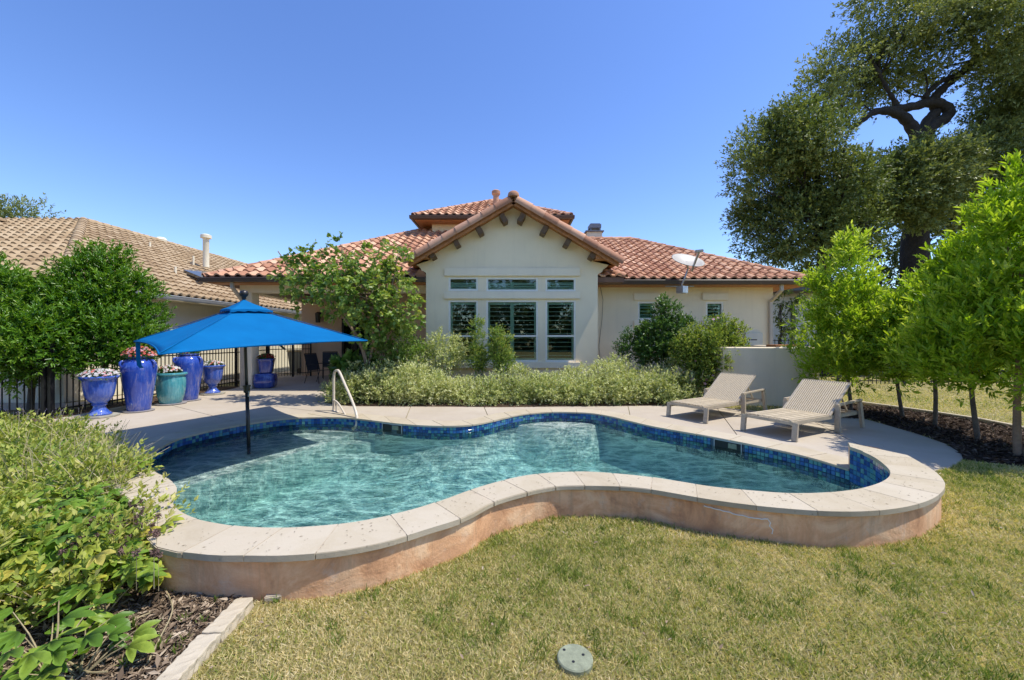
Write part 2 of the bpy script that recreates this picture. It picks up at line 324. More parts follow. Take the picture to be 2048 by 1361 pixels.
# ---------------------------------------------------------------- mesh builder
WORLD = {}
def wm(o): return WORLD.get(o.name, Matrix.Identity(4))
def thing(name, label, cat, loc=(0, 0, 0), rot=0.0, group=None):
    o = bpy.data.objects.new(name, None); COL.objects.link(o); o.empty_display_size = .2
    o.location = loc; o.rotation_euler = (0, 0, rot)
    WORLD[o.name] = Matrix.Translation(loc) @ Matrix.Rotation(rot, 4, 'Z')
    o['label'] = label; o['category'] = cat
    if group: o['group'] = group
    return o
def attach(o, parent, local=False):
    """local=True: mesh coordinates are the parent's; else world coordinates"""
    if parent is None: WORLD[o.name] = Matrix.Identity(4); return o
    o.parent = parent
    if local: WORLD[o.name] = wm(parent).copy()
    else:
        o.matrix_parent_inverse = wm(parent).inverted(); WORLD[o.name] = Matrix.Identity(4)
    return o
def rename_meshdata(me, n): me.name = n
class B:
    def __init__(s): s.v = []; s.f = []
    def add(s, vs, fs):
        k = len(s.v); s.v += [tuple(x) for x in vs]; s.f += [tuple(i+k for i in f) for f in fs]; return s
    def box(s, c, d, rot=None):
        x, y, z = d[0]/2, d[1]/2, d[2]/2; c = Vector(c)
        vs = [Vector((a*x, b*y, e*z)) for e in (-1, 1) for a, b in ((-1, -1), (1, -1), (1, 1), (-1, 1))]
        if rot is not None: vs = [rot @ q for q in vs]
        return s.add([q+c for q in vs], [(3, 2, 1, 0), (4, 5, 6, 7), (0, 1, 5, 4), (1, 2, 6, 5), (2, 3, 7, 6), (3, 0, 4, 7)])
    def bar(s, a, b, wd, ht, up=(0, 0, 1)):
        a, b = Vector(a), Vector(b); d = (b-a); ln = d.length; d.normalize(); up = Vector(up)
        if abs(d.dot(up)) > .98: up = Vector((0, 1, 0))
        x = d.cross(up).normalized(); z = x.cross(d).normalized()
        R = Matrix((x, d, z)).transposed()
        return s.box((a+b)/2, (wd, ln, ht), R)
    def prism(s, poly, z0, z1):
        n = len(poly); tri = tessellate_polygon([[Vector((p[0], p[1], 0)) for p in poly]])
        ar = sum(poly[i][0]*poly[(i+1) % n][1]-poly[(i+1) % n][0]*poly[i][1] for i in range(n))
        vs = [(p[0], p[1], z0) for p in poly]+[(p[0], p[1], z1) for p in poly]; fs = []
        for t in tri:
            a, b, c = (Vector(poly[i][:2]) for i in t)
            cr = (b-a).cross(c-a)
            t = t if cr > 0 else (t[0], t[2], t[1])
            fs.append((t[0]+n, t[1]+n, t[2]+n)); fs.append((t[0], t[2], t[1]))
        for i in range(n):
            j = (i+1) % n; fs.append((i, j, j+n, i+n) if ar > 0 else (j, i, i+n, j+n))
        return s.add(vs, fs)
    def tube(s, pts, r, n=8, cap=True):
        pts = [Vector(p) for p in pts]; k0 = len(s.v)
        rs = r if hasattr(r, '__len__') else [r]*len(pts)
        prev = None
        for i, p in enumerate(pts):
            d = (pts[min(i+1, len(pts)-1)]-pts[max(i-1, 0)]).normalized()
            if prev is None: x = d.orthogonal().normalized()
            else: x = (prev-d*prev.dot(d)).normalized()
            prev = x; y = d.cross(x)
            for j in range(n):
                a = 2*PI*j/n; s.v.append(tuple(p+(x*math.cos(a)+y*math.sin(a))*rs[i]))
        for i in range(len(pts)-1):
            for j in range(n):
                a = k0+i*n+j; b = k0+i*n+(j+1) % n; s.f.append((a, b, b+n, a+n))
        if cap:
            s.f.append(tuple(k0+j for j in reversed(range(n)))); s.f.append(tuple(k0+(len(pts)-1)*n+j for j in range(n)))
        return s
    def lathe(s, prof, n=32, c=(0, 0, 0), square=0, rib=0, ribn=0):
        k0 = len(s.v)
        for r, z in prof:
            for j in range(n):
                a = 2*PI*j/n; q = r
                if square: q = r/((abs(math.cos(a))**square+abs(math.sin(a))**square)**(1/square))
                if rib: q = r*(1+rib*math.cos(a*ribn))
                s.v.append((c[0]+q*math.cos(a), c[1]+q*math.sin(a), c[2]+z))
        for i in range(len(prof)-1):
            for j in range(n):
                a = k0+i*n+j; b = k0+i*n+(j+1) % n; s.f.append((a, b, b+n, a+n))
        s.f.append(tuple(k0+j for j in reversed(range(n)))); s.f.append(tuple(k0+(len(prof)-1)*n+j for j in range(n)))
        return s
    def mesh(s, name):
        me = bpy.data.meshes.new(name); me.from_pydata(s.v, [], s.f); me.update(); return me
    def build(s, name, mat, parent=None, smooth=False, bevel=0, local=False, seg=2, label=None):
        me = s.mesh(name)
        if bevel:
            bm = bmesh.new(); bm.from_mesh(me)
            es = [e for e in bm.edges if len(e.link_faces) == 2 and e.calc_face_angle(0) > .6]
            bmesh.ops.bevel(bm, geom=es, offset=bevel, segments=seg, affect='EDGES', clamp_overlap=True)
            bm.to_mesh(me); bm.free()
        me.materials.append(M[mat] if isinstance(mat, str) else mat)
        o = bpy.data.objects.new(name, me); COL.objects.link(o)
        if smooth:
            me.polygons.foreach_set('use_smooth', [True]*len(me.polygons))
            if smooth != 'all':
                try: me.set_sharp_from_angle(angle=math.radians(smooth if smooth > 1 else 40))
                except Exception: pass
        attach(o, parent, local)
        if label: o['label'] = label
        return o
def tag(o, label=None, cat=None, group=None, kind=None):
    if label: o['label'] = label
    if cat: o['category'] = cat
    if group: o['group'] = group
    if kind: o['kind'] = kind
    return o
def inst(me, name, mat4, parent):
    """one more piece that shares a mesh; mat4 is its place in the world"""
    o = bpy.data.objects.new(name, me); COL.objects.link(o)
    o.parent = parent; o.matrix_basis = wm(parent).inverted() @ mat4
    WORLD[o.name] = mat4.copy(); return o
def copy_tree(o, parent=None, keep=None):
    c = o.copy(); COL.objects.link(c); c.parent = parent
    for ch in list(o.children): copy_tree(ch, c)
    return c
# ---------------------------------------------------------------- leaf tools
def vnorm(a): return a/np.maximum(np.linalg.norm(a, axis=-1, keepdims=True), 1e-9)
RHOMB = (np.array([[0, 0, 0], [.45, -.5, .10], [1, 0, 0], [.45, .5, .10]]), [(0, 1, 2), (0, 2, 3)])
HEART = (np.array([[0, 0, 0], [-.08, -.32, .06], [.35, -.52, .10], [1, 0, -.06], [.35, .52, .10], [-.08, .32, .06]]), [(0, 1, 2, 3), (0, 3, 4, 5)])
_lh = [[.04, -.20, .04], [.20, -.44, .04], [.48, -.60, -.02], [.66, -.62, -.06], [.58, -.40, .0], [.44, -.20, .05], [.64, -.23, .03], [.84, -.15, -.03]]
LOBED = (np.array([[0, 0, 0]]+_lh+[[1, 0, -.12]]+[[a, -b, c] for a, b, c in reversed(_lh)]+[[.40, 0, -.01]]),
         [(17, 0, 1, 2), (17, 2, 3), (17, 3, 4), (17, 4, 5), (17, 5, 6), (17, 6, 7, 8), (17, 8, 9, 10), (17, 10, 11, 12), (17, 12, 13), (17, 13, 14), (17, 14, 15), (17, 15, 16), (17, 16, 0)])
THIN = (np.array([[0, -.5, 0], [0, .5, 0], [1, .3, 0], [1, -.3, 0]]), [(0, 1, 2, 3)])
OVAL = (np.array([[0, 0, 0], [.25, -.38, .07], [.65, -.36, .06], [1, 0, -.06], [.65, .36, .06], [.25, .38, .07]]), [(0, 1, 2, 3), (0, 3, 4, 5)])
PETALS = (np.array([[0, 0, 0]]+[[.5*math.cos(a)*r, .5*math.sin(a)*r, .12*(r > .8)] for a, r in
          [(2*PI*i/10, 1 if i % 2 == 0 else .62) for i in range(10)]]), [(0, i+1, (i+1) % 10+1) for i in range(10)])
STAR = (np.array([[0, 0, 0], [.45, -.09, .02], [1, 0, -.02], [.45, .09, .02]]), [(0, 1, 2, 3)])
def leaf_arrays(P, D, N, Ln, Wd, tmpl, tone):
    """one leaf per row; returns vertices, loop indices, loop counts, tone per vertex"""
    T, F = tmpl; n = len(P); D = vnorm(D); S = vnorm(np.cross(D, N)); U = np.cross(S, D)
    Ln = np.broadcast_to(Ln, n)[:, None, None]; Wd = np.broadcast_to(Wd, n)[:, None, None]
    vs = P[:, None]+D[:, None]*T[None, :, 0:1]*Ln+S[:, None]*T[None, :, 1:2]*Wd+U[:, None]*T[None, :, 2:3]*Ln
    k = len(T); vs = vs.reshape(-1, 3)
    loops = np.concatenate([np.array(f) for f in F]); cnt = np.array([len(f) for f in F])
    li = (np.arange(n)[:, None]*k+loops[None]).ravel(); lc = np.tile(cnt, n)
    return vs, li, lc, np.repeat(tone, k)
def mesh_arrays(name, parts, mat, parent=None, local=False):
    vs, li, lc, tn = [], [], [], []; off = 0
    for v, a, c, t in parts:
        vs.append(v); li.append(a+off); lc.append(c); tn.append(t); off += len(v)
    vs = np.concatenate(vs); li = np.concatenate(li).astype(np.int32); lc = np.concatenate(lc).astype(np.int32); tn = np.concatenate(tn)
    me = bpy.data.meshes.new(name); me.vertices.add(len(vs)); me.vertices.foreach_set('co', vs.astype(np.float32).ravel())
    me.loops.add(len(li)); me.loops.foreach_set('vertex_index', li)
    me.polygons.add(len(lc)); me.polygons.foreach_set('loop_start', np.concatenate([[0], np.cumsum(lc)[:-1]]).astype(np.int32))
    me.update(calc_edges=True)
    a = me.attributes.new('tone', 'FLOAT', 'POINT'); a.data.foreach_set('value', tn.astype(np.float32))
    me.materials.append(M[mat]); o = bpy.data.objects.new(name, me); COL.objects.link(o)
    attach(o, parent, local); return o
def rdir(n):
    return vnorm(rng.normal(size=(n, 3)))
def lowfreq(P, s):
    return (np.sin(P[:, 0]*s*1.3+1.7)*np.sin(P[:, 1]*s*1.1+.4)+np.sin(P[:, 2]*s*1.7+2.1)*np.sin(P[:, 0]*s*.7+P[:, 1]*s*.9))*.5
def crown(lobes, n_clump, r_clump, n_twig, n_leaf, leaf, wid, tmpl=RHOMB, up=.3, out=.7, twig=.25, tone_c=.0, tip=0.0, shell=.6, droop=0, flat=1.0, keep=None):
    """leaves on twigs, twigs in clumps, clumps through the outer volume of the lobes"""
    lobes = [(np.array(c, float), np.array(r, float)*np.ones(3)) for c, r in lobes]
    vol = np.array([np.prod(r)**(2/3) for c, r in lobes]); pick = rng.choice(len(lobes), n_clump, p=vol/vol.sum())
    C0 = np.array([l[0] for l in lobes])[pick]; R0 = np.array([l[1] for l in lobes])[pick]
    d = rdir(n_clump); q = shell+(1-shell)*rng.random(n_clump)**.6
    C = C0+d*R0*q[:, None]
    ctone = rng.random(n_clump)
    outd = vnorm(d/R0)
    k = n_clump*n_twig; ci = np.repeat(np.arange(n_clump), n_twig)
    off = rdir(k)*(rng.random(k)**.45)[:, None]*r_clump; off[:, 2] *= flat
    TP = C[ci]+off
    if keep is not None:
        ok = keep(TP); TP = TP[ok]; ci = ci[ok]; off = off[ok]; k = len(TP)
    TD = vnorm(outd[ci]*out+vnorm(off)*.6+rdir(k)*.55+np.array([0, 0, up]))
    ti = np.repeat(np.arange(k), n_leaf); m = len(ti)
    t = rng.random(m)
    P = TP[ti]+TD[ti]*(t*twig)[:, None]
    P[:, 2] -= droop*(t*twig)**2
    pr = vnorm(np.cross(TD[ti], rdir(m)))
    D = vnorm(TD[ti]*(.45+.5*t)[:, None]+pr*.75+np.array([0, 0, up*.35]))
    N = vnorm(rdir(m)*.75+np.array([0, 0, .9])+outd[ci][ti]*.5)
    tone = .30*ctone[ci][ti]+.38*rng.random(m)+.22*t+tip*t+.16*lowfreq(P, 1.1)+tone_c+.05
    ln = leaf*(.65+.6*rng.random(m))
    return leaf_arrays(P, D, N, ln, ln*wid, tmpl, np.clip(tone, 0, 1)), C
def limb_mesh(b, a, c, r0, r1, bend=.25, n=6, sides=6):
    a, c = Vector(a), Vector(c); ln = (c-a).length; pts = []; ph = random.random()*6
    for i in range(n+1):
        t = i/n; p = a.lerp(c, t); k = math.sin(t*PI)*bend*ln*.5
        pts.append(p+Vector((math.sin(ph+t*2)*k*.5, math.cos(ph*1.3+t)*k*.5, math.sin(t*PI)*k*.35)))
    b.tube(pts, [r0+(r1-r0)*(i/n) for i in range(n+1)], sides, cap=False)

def structure(o): o['kind'] = 'structure'; return o
# ---------------------------------------------------------------- outlines (metres)
FAR = [(285,927),(290,915),(312,900),(350,880),(400,866.5),(450,856),(500,847.5),(550,840),(600,836),(650,835),(700,836.5),(750,842),(800,848),(850,851.5),(900,852.5),
       (940,850.5),(975,844.5),(1012,835.5),(1050,828.5),(1100,824.5),(1150,825),(1187,827.5),(1225,834),(1262,843),(1310,854),(1380,866),(1430,875),(1487,886),(1530,895),(1580,905.5),(1630,918),(1667,929),(1700,939)]
NEAR = [(1700,893),(1730,904),(1755,916),(1775,931),(1786,944),(1783,956),(1763,968),(1720,980),(1655,987),(1586,988.5),(1517,984),(1424,975),(1361,965),(1285,953.5),(1193,945.5),(1140,945),(1100,947),(1042,954),
        (964,974),(886,1002),(827,1021),(749,1039),(671,1051),(573,1058),(495,1057),(437,1050),(378,1037),(346,1019),(339,1003),(346,986),(346,973),(330,959),(302,944),(288,937)]
NOUT = [(1697,886),(1742,887),(1792,902),(1841,928),(1868,946),(1883,969),(1864,992),(1817,1009),(1748,1019),(1679,1021),(1609,1018),(1517,1010),(1424,998),(1331,982),(1285,975),(1230,971),(1146,970),(1100,973),
        (1042,985),(983,1003),(925,1033),(855,1055),(769,1081),(671,1099),(573,1107),(495,1107),(437,1107),(378,1101),(327,1095)]
RISE = .263
ZW = -.13
far = [G(x, y)[:2] for x, y in FAR]
near = [G(x, y, RISE)[:2] for x, y in NEAR]
nout = [G(x, y, RISE)[:2] for x, y in NOUT]+[(-2.4, 2.62), (-2.83, 3.0), (-3.32, 3.36), (-3.82, 3.74)]
def smooth(pts, step):
    """Catmull-Rom resampled evenly"""
    p = [Vector(q).to_2d() if len(q) > 2 else Vector((q[0], q[1])) for q in pts]; out = []
    for i in range(len(p)-1):
        a, b, c, d = p[max(i-1, 0)], p[i], p[i+1], p[min(i+2, len(p)-1)]
        for k in range(8):
            t = k/8; out.append(.5*((2*b)+(c-a)*t+(2*a-5*b+4*c-d)*t*t+(3*b-a-3*c+d)*t**3))
    out.append(p[-1]); return resample(out, step)
def resample(p, step=None, n=None):
    L_ = [0]
    for a, b in zip(p, p[1:]): L_.append(L_[-1]+(Vector(b)-Vector(a)).length)
    n = n or max(2, round(L_[-1]/step)); res = []; j = 0
    for i in range(n+1):
        s = L_[-1]*i/n
        while j < len(p)-2 and L_[j+1] < s: j += 1
        t = (s-L_[j])/max(1e-9, L_[j+1]-L_[j]); res.append(Vector(p[j]).lerp(Vector(p[j+1]), t))
    return res
far_in = smooth([(-3.62, 4.05), (-4.12, 4.28), (-4.40, 4.62)]+far[0:], .055)
near_in = smooth(near, .055)
near_out = smooth(nout, .06)
def offset(p, d):
    r = []
    for i in range(len(p)):
        t = (p[min(i+3, len(p)-1)]-p[max(i-3, 0)]).normalized(); r.append(p[i]+Vector((-t.y, t.x))*d)
    return r
far_out = offset(far_in, .40)           # the outline runs clockwise seen from above, water to its right
pool_poly = far_in+near_in[1:]

# ---------------------------------------------------------------- ground
def sheet(name, poly, z, mat, parent=None):
    b = B(); tri = tessellate_polygon([[Vector((p[0], p[1], 0)) for p in poly]])
    fs = []
    for t in tri:
        a, c, d = (Vector((poly[i][0], poly[i][1])) for i in t)
        fs.append(t if (c-a).cross(d-a) > 0 else (t[0], t[2], t[1]))
    b.add([(p[0], p[1], z) for p in poly], fs); return b.build(name, mat, parent)
# lawn with the pool and deck cut out of it: ring of strips round the hole
hole = resample(pool_poly+[pool_poly[0]], n=260)[:-1]
def ring(name, inner, z, mat):
    """sheet from a closed inner outline out to the horizon"""
    c = Vector((0, 6.0)); bm = bmesh.new(); n = len(inner)
    outer = [Vector((-900, -700)), Vector((900, -700)), Vector((900, 1500)), Vector((-900, 1500))]
    vs = [bm.verts.new((p.x, p.y, z)) for p in inner]; vo = [bm.verts.new((p.x, p.y, z)) for p in outer]
    es = [bm.edges.new((vs[i], vs[(i+1) % n])) for i in range(n)]+[bm.edges.new((vo[i], vo[(i+1) % 4])) for i in range(4)]
    bmesh.ops.triangle_fill(bm, edges=es, use_beauty=True, use_dissolve=False)
    bmesh.ops.recalc_face_normals(bm, faces=bm.faces)
    for f in bm.faces:
        if f.normal.z < 0: f.normal_flip()
    me = bpy.data.meshes.new(name); bm.to_mesh(me); bm.free(); me.materials.append(M[mat])
    o = bpy.data.objects.new(name, me); COL.objects.link(o); return o
lawn = structure(ring('lawn', hole, -.012, 'lawn'))

# ---------------------------------------------------------------- deck slabs
deck_out = [G(238, 946)[:2], (-5.9, 5.2), (-7.0, 6.0), (-7.9, 6.75), (-8.15, 8.3), (-8.2, 10.2), (-8.3, 11.9), (-9.3, 15.0), (-9.3, 16.3), (-4.2, 16.3),
            (-4.2, 10.2), G(648, 806)[:2], G(700, 813)[:2], G(800, 813.5)[:2], G(900, 814)[:2], G(1000, 815)[:2], G(1100, 814)[:2], G(1200, 813)[:2], G(1300, 812)[:2], G(1380, 812)[:2],
            G(1450, 816)[:2], G(1530, 824)[:2], G(1620, 824)[:2], G(1736, 840)[:2], G(1792, 856)[:2], G(1840, 870)[:2], G(1891, 888)[:2], G(1922, 907)[:2], G(1926, 920)[:2], G(1900, 936)[:2], G(1866, 943)[:2]]
deck_out = [Vector(p).to_2d() if len(p) > 2 else Vector((p[0], p[1])) for p in deck_out]
inner_right = near_out[:14]       # the deck runs up to the raised coping
far_out_s = far_out[8:-4]
def deck_poly():
    sm = [deck_out[0]]+deck_out[1:]
    return sm+list(reversed(inner_right))[:0]+[Vector(near_out[12])]+[near_out[i] for i in range(11, -1, -1)]+[Vector(p) for p in reversed(far_out_s)]
dp = deck_poly()
deck = bpy.data.objects.new('pool_deck', None); COL.objects.link(deck); deck['kind'] = 'structure'
WORLD['pool_deck'] = Matrix.Identity(4)
base_b = B(); tri = tessellate_polygon([[Vector((p.x, p.y, 0)) for p in dp]])
fs = []
for t in tri:
    a, c, d = (dp[i] for i in t); fs.append(t if (c-a).cross(d-a) > 0 else (t[0], t[2], t[1]))
base_b.add([(p.x, p.y, 0) for p in dp], fs); base_me = base_b.mesh('deck_outline')
joints = [(G(425,832), G(468,843)), (Vector((-5.6,9.0,0)), Vector((-3.6,8.0,0))), (G(822,812), G(812,836)), (G(967,812), G(976,833)), (G(1256,813), G(1260,831)), (G(1440,825), G(1464,857)), (G(1640,850), G(1700,880))]
cross = [Vector((0, 11.35, 0)), Vector((0, 14.0, 0))]
def slab(planes):
    bm = bmesh.new(); bm.from_mesh(base_me)
    for p, nrm in planes:
        bmesh.ops.bisect_plane(bm, geom=bm.verts[:]+bm.edges[:]+bm.faces[:], plane_co=p, plane_no=nrm, clear_outer=True, dist=1e-5)
    if not bm.faces: bm.free(); return
    r = bmesh.ops.extrude_face_region(bm, geom=bm.faces[:])
    for v in [g for g in r['geom'] if isinstance(g, bmesh.types.BMVert)]: v.co.z -= .10
    bmesh.ops.recalc_face_normals(bm, faces=bm.faces)
    me = bpy.data.meshes.new('slab'); bm.to_mesh(me); bm.free(); me.materials.append(M['deck'])
    o = bpy.data.objects.new('slab', me); COL.objects.link(o); attach(o, deck)
def jn(a, b):
    d = (b-a).normalized(); return Vector((-d.y, d.x, 0))    # points to larger x when the line runs towards the camera
GAP = .007
J = []
for a, b in joints:
    n_ = jn(a, b)
    if n_.x < 0: n_ = -n_
    J.append((a, n_))
# patio floor behind y=11.35, then one slab between each pair of joints in front of it
slab([(cross[0]-Vector((0, -GAP, 0)), Vector((0, -1, 0))), (cross[1]+Vector((0, -GAP, 0)), Vector((0, 1, 0)))])
slab([(cross[1]-Vector((0, -GAP, 0)), Vector((0, -1, 0)))])
for i in range(len(J)+1):
    pl = [(cross[0]+Vector((0, -GAP, 0)), Vector((0, 1, 0)))]
    if i > 0: pl.append((J[i-1][0]+J[i-1][1]*GAP, -J[i-1][1]))
    if i < len(J): pl.append((J[i][0]-J[i][1]*GAP, J[i][1]))
    slab(pl)

# ---------------------------------------------------------------- the pool
pool = thing('swimming_pool', 'free-form swimming pool with cream stone coping and a blue tiled waterline', 'swimming pool', (0, 6, 0))
# shell: walls down to the floor
def wall_strip(b, pts, z0, z1, flip=False):
    k = len(b.v)
    for p in pts: b.v += [(p[0], p[1], z0), (p[0], p[1], z1)]
    for i in range(len(pts)-1):
        q = (k+2*i, k+2*i+2, k+2*i+3, k+2*i+1); b.f.append(q[::-1] if flip else q)
b = B(); wall_strip(b, [p for p in far_in], -1.6, -.22); wall_strip(b, near_in, -1.6, -.22)
b.build('shell_wall', 'plaster', pool, smooth='all')
b = B(); wall_strip(b, far_in, -.22, -.012); wall_strip(b, near_in, -.22, RISE-.035)
b.build('tile_backing', 'grout', pool, smooth='all')
sheet('deep_floor', pool_poly, -1.55, 'plaster', pool)
def cut_poly(poly, planes, z0, z1, name, mat, bev=.03):
    bm = bmesh.new(); tri = tessellate_polygon([[Vector((p[0], p[1], 0)) for p in poly]])
    vs = [bm.verts.new((p[0], p[1], z1)) for p in poly]
    for t in tri:
        try: bm.faces.new([vs[i] for i in t])
        except ValueError: pass
    for p, n_ in planes:
        bmesh.ops.bisect_plane(bm, geom=bm.verts[:]+bm.edges[:]+bm.faces[:], plane_co=p, plane_no=n_, clear_outer=True, dist=1e-5)
    for f in bm.faces:
        f.normal_update()
        if f.normal.z < 0: f.normal_flip()
    r = bmesh.ops.extrude_face_region(bm, geom=bm.faces[:])
    for v in [g for g in r['geom'] if isinstance(g, bmesh.types.BMVert)]: v.co.z = z0
    bmesh.ops.recalc_face_normals(bm, faces=bm.faces)
    me = bpy.data.meshes.new(name); bm.to_mesh(me); bm.free(); me.materials.append(M[mat])
    o = bpy.data.objects.new(name, me); COL.objects.link(o); attach(o, pool); return o
def line_plane(a, b, side):
    d = Vector((b[0]-a[0], b[1]-a[1], 0)).normalized(); n_ = Vector((d.y, -d.x, 0))*side
    return (Vector((a[0], a[1], 0)), n_)
inset_poly = pool_poly
cut_poly(inset_poly, [line_plane((1.75, 8.6), (2.5, 7.1), -1)], -1.6, -.85, 'shallow_floor', 'plaster')
for o_, pl in ((0, 0),): pass
# sun ledge under the umbrella, curved front edge built from two cuts
cut_poly(inset_poly, [line_plane((-4.24, 4.2), (-3.60, 5.75), 1), line_plane((-3.60, 5.75), (-3.05, 7.3), 1)], -.9, -.30, 'sun_ledge', 'plaster')
def arc_step(c, r, a0, a1, z, name, th=.62, flare=.0):
    pts = [(c[0]+r*math.cos(math.radians(a0+(a1-a0)*i/24)), c[1]+r*.8*math.sin(math.radians(a0+(a1-a0)*i/24))) for i in range(25)]
    b = B(); b.prism(pts, z-th, z)
    for q in range(len(pts)):
        x, y, zz = b.v[q]; b.v[q] = (c[0]+(x-c[0])*(1+flare), c[1]+(y-c[1])*(1+flare), zz)
    return b.build(name, 'plaster', pool, bevel=.03)
arc_step((-3.15, 8.05), .80, 180, 360, -.25, 'step', .7, .25)
arc_step((-3.12, 8.02), 1.15, 180, 360, -.38, 'step', .6, .22)
arc_step((-3.05, 8.0), 1.55, 180, 360, -.54, 'step', .4, .2)
arc_step((.85, 8.35), .98, 180, 360, -.20, 'bench', .68, .45)
# coved plaster where the walls run into the floor
b = B(); cov = [(0, -.34), (.05, -.50), (.16, -.66), (.34, -.78), (.60, -.86)]
for pts_, k_ in ((far_in, 1), (near_in, 1)):
    lines = [(offset(pts_, -d), z) for d, z in cov]; k0_ = len(b.v); n_ = len(pts_)
    for ln_, z in lines: b.v += [(p.x, p.y, z) for p in ln_]
    for r_ in range(len(cov)-1):
        for i in range(n_-1): a = k0_+r_*n_+i; b.f.append((a, a+1, a+1+n_, a+n_))
b.build('coved_floor_edge', 'plaster', pool, smooth='all')
# water
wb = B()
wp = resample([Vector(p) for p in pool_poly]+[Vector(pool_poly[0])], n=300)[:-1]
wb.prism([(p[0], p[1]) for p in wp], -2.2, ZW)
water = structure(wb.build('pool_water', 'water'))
# waterline tiles: every tile its own piece, in rows
def tile_mesh(w_, h_, t_):
    b = B(); b.box((0, -t_/2, 0), (w_, t_, h_)); me = b.mesh('waterline_tile'); bm = bmesh.new(); bm.from_mesh(me)
    bmesh.ops.bevel(bm, geom=[e for e in bm.edges if all(v.co.y < -t_*.5 for v in e.verts)], offset=.003, segments=1, affect='EDGES'); bm.to_mesh(me); bm.free()
    me.materials.append(M['pooltile']); return me
PIT = .0535
tme = tile_mesh(PIT-.006, PIT-.006, .008)
spots = []
def gather(pts, ztop, rows, skip=()):
    p = resample(pts, PIT)
    for i in range(len(p)-1):
        a, c = p[i], p[i+1]; m = (a+c)/2; t = (c-a).normalized(); nrm = Vector((t.y, -t.x))   # into the water
        if any(x0 < m.x < x1 for x0, x1, yy in skip if m.y > yy): continue
        for r_ in range(rows):
            z = ztop-PIT*(r_+.5)
            X = Vector((-t.x, -t.y, 0)); Y = Vector((-nrm.x, -nrm.y, 0)); Z = Vector((0, 0, 1))
            R = Matrix((X, Y, Z)).transposed().to_4x4()
            R.translation = Vector((m.x, m.y, z))
            spots.append((R, m, z, nrm))
sk1 = (G(760, 845)[0], G(806, 850)[0]); sk2 = (G(1424, 874)[0], G(1488, 886)[0])
gather(far_in, -.022, 4, [(sk1[0], sk1[1], 6.0), (sk2[0], sk2[1], 5.0)])
gather(near_in, RISE-.035, 7)
def seen_score(s):
    R, m, z, nrm = s
    view = Vector((-m.x, -m.y)); d = view.length; view.normalize()
    f = nrm.dot(view)
    if f < .05 or z < ZW-.03: return -1
    return f/(d*d)
spots.sort(key=seen_score, reverse=True)
for R, m, z, nrm in spots[:300]: inst(tme, 'waterline_tile', R, pool)
b = B()
for R, m, z, nrm in spots[300:]:
    h = (PIT-.006)/2; k = [R @ Vector(q) for q in ((-h, -.008, -h), (h, -.008, -h), (h, -.008, h), (-h, -.008, h), (-h, 0, -h), (h, 0, -h), (h, 0, h), (-h, 0, h))]
    b.add(k, [(0, 1, 2, 3), (0, 4, 5, 1), (1, 5, 6, 2), (2, 6, 7, 3), (3, 7, 4, 0)])
tag(b.build('small_waterline_tiles', 'pooltile', pool), kind='stuff')
# coping stones
def coping(inner, outer, z1, th, count, over=.02):
    n = count*6; a = resample(inner, n=n); c = resample(outer, n=n)
    for i in range(count):
        ii = a[i*6:i*6+7]; oo = c[i*6:i*6+7]
        g = .004
        def sh(l):
            l = [Vector(q) for q in l]; l[0] = l[0].lerp(l[1], g/max(.01, (l[1]-l[0]).length)); l[-1] = l[-1].lerp(l[-2], g/max(.01, (l[-2]-l[-1]).length)); return l
        ii, oo = sh(ii), sh(oo)
        ii = [p+(p-q).normalized()*over for p, q in zip(ii, oo)]
        poly = [tuple(p) for p in ii]+[tuple(p) for p in reversed(oo)]
        b = B(); dz = random.uniform(-.0015, .0015); b.prism(poly, z1-th+dz, z1+dz); b.build('coping_stone', 'limestone', pool, bevel=.006, seg=2)
coping(far_in, far_out, .006, .028, 30)
def mortar(inner, outer, z, pull=.0):
    b = B(); n = len(inner)
    for p, q in zip(inner, outer): b.v += [(p.x, p.y, z), (q.x, q.y, z)]
    b.f = [(2*i, 2*i+2, 2*i+3, 2*i+1) for i in range(n-1)]; b.build('mortar_bed', 'mortar', pool)
mortar(resample(far_in, n=180), resample(far_out, n=180), .001)
def corr(inner, outer, n):
    """outer point for each inner station: straight across, not by length"""
    a = resample(inner, n=n); o2 = []; c = resample(outer, n=600); j = 0
    for i, p in enumerate(a):
        lo = j; hi = min(len(c)-1, j+60)
        best = min(range(lo, hi+1), key=lambda k: (c[k]-p).length+abs(k/600-i/n)*.9)
        j = best; o2.append(c[best])
    return a, o2
n_st = 26
ai, oo_ = corr(near_in, near_out, n_st*6)
oo_[0] = near_out[0]; oo_[-1] = near_out[-1]
def coping2(a, c, count, z1, th, over=.02):
    for i in range(count):
        ii = [Vector(q) for q in a[i*6:i*6+7]]; oo = [Vector(q) for q in c[i*6:i*6+7]]
        for l in (ii, oo):
            for e, f in ((0, 1), (-1, -2)):
                ln = (l[f]-l[e]).length
                if ln > 1e-4: l[e] = l[e].lerp(l[f], min(.4, .0018/ln))
        pts = [p+(p-q).normalized()*over for p, q in zip(ii, oo)]+[p+(p-q).normalized()*.022 for p, q in reversed(list(zip(oo, ii)))]
        poly = []
        for p in pts:
            if not poly or (p-poly[-1]).length > .004: poly.append(p)
        b = B(); dz = random.uniform(-.0008, .0008); b.prism([tuple(p) for p in poly], z1-th+dz, z1+dz); b.build('coping_stone', 'limestone', pool, bevel=.005, seg=2)
coping2(ai, oo_, n_st, RISE, .038)
mortar([Vector(p) for p in ai], [Vector(p) for p in oo_], RISE-.0025)
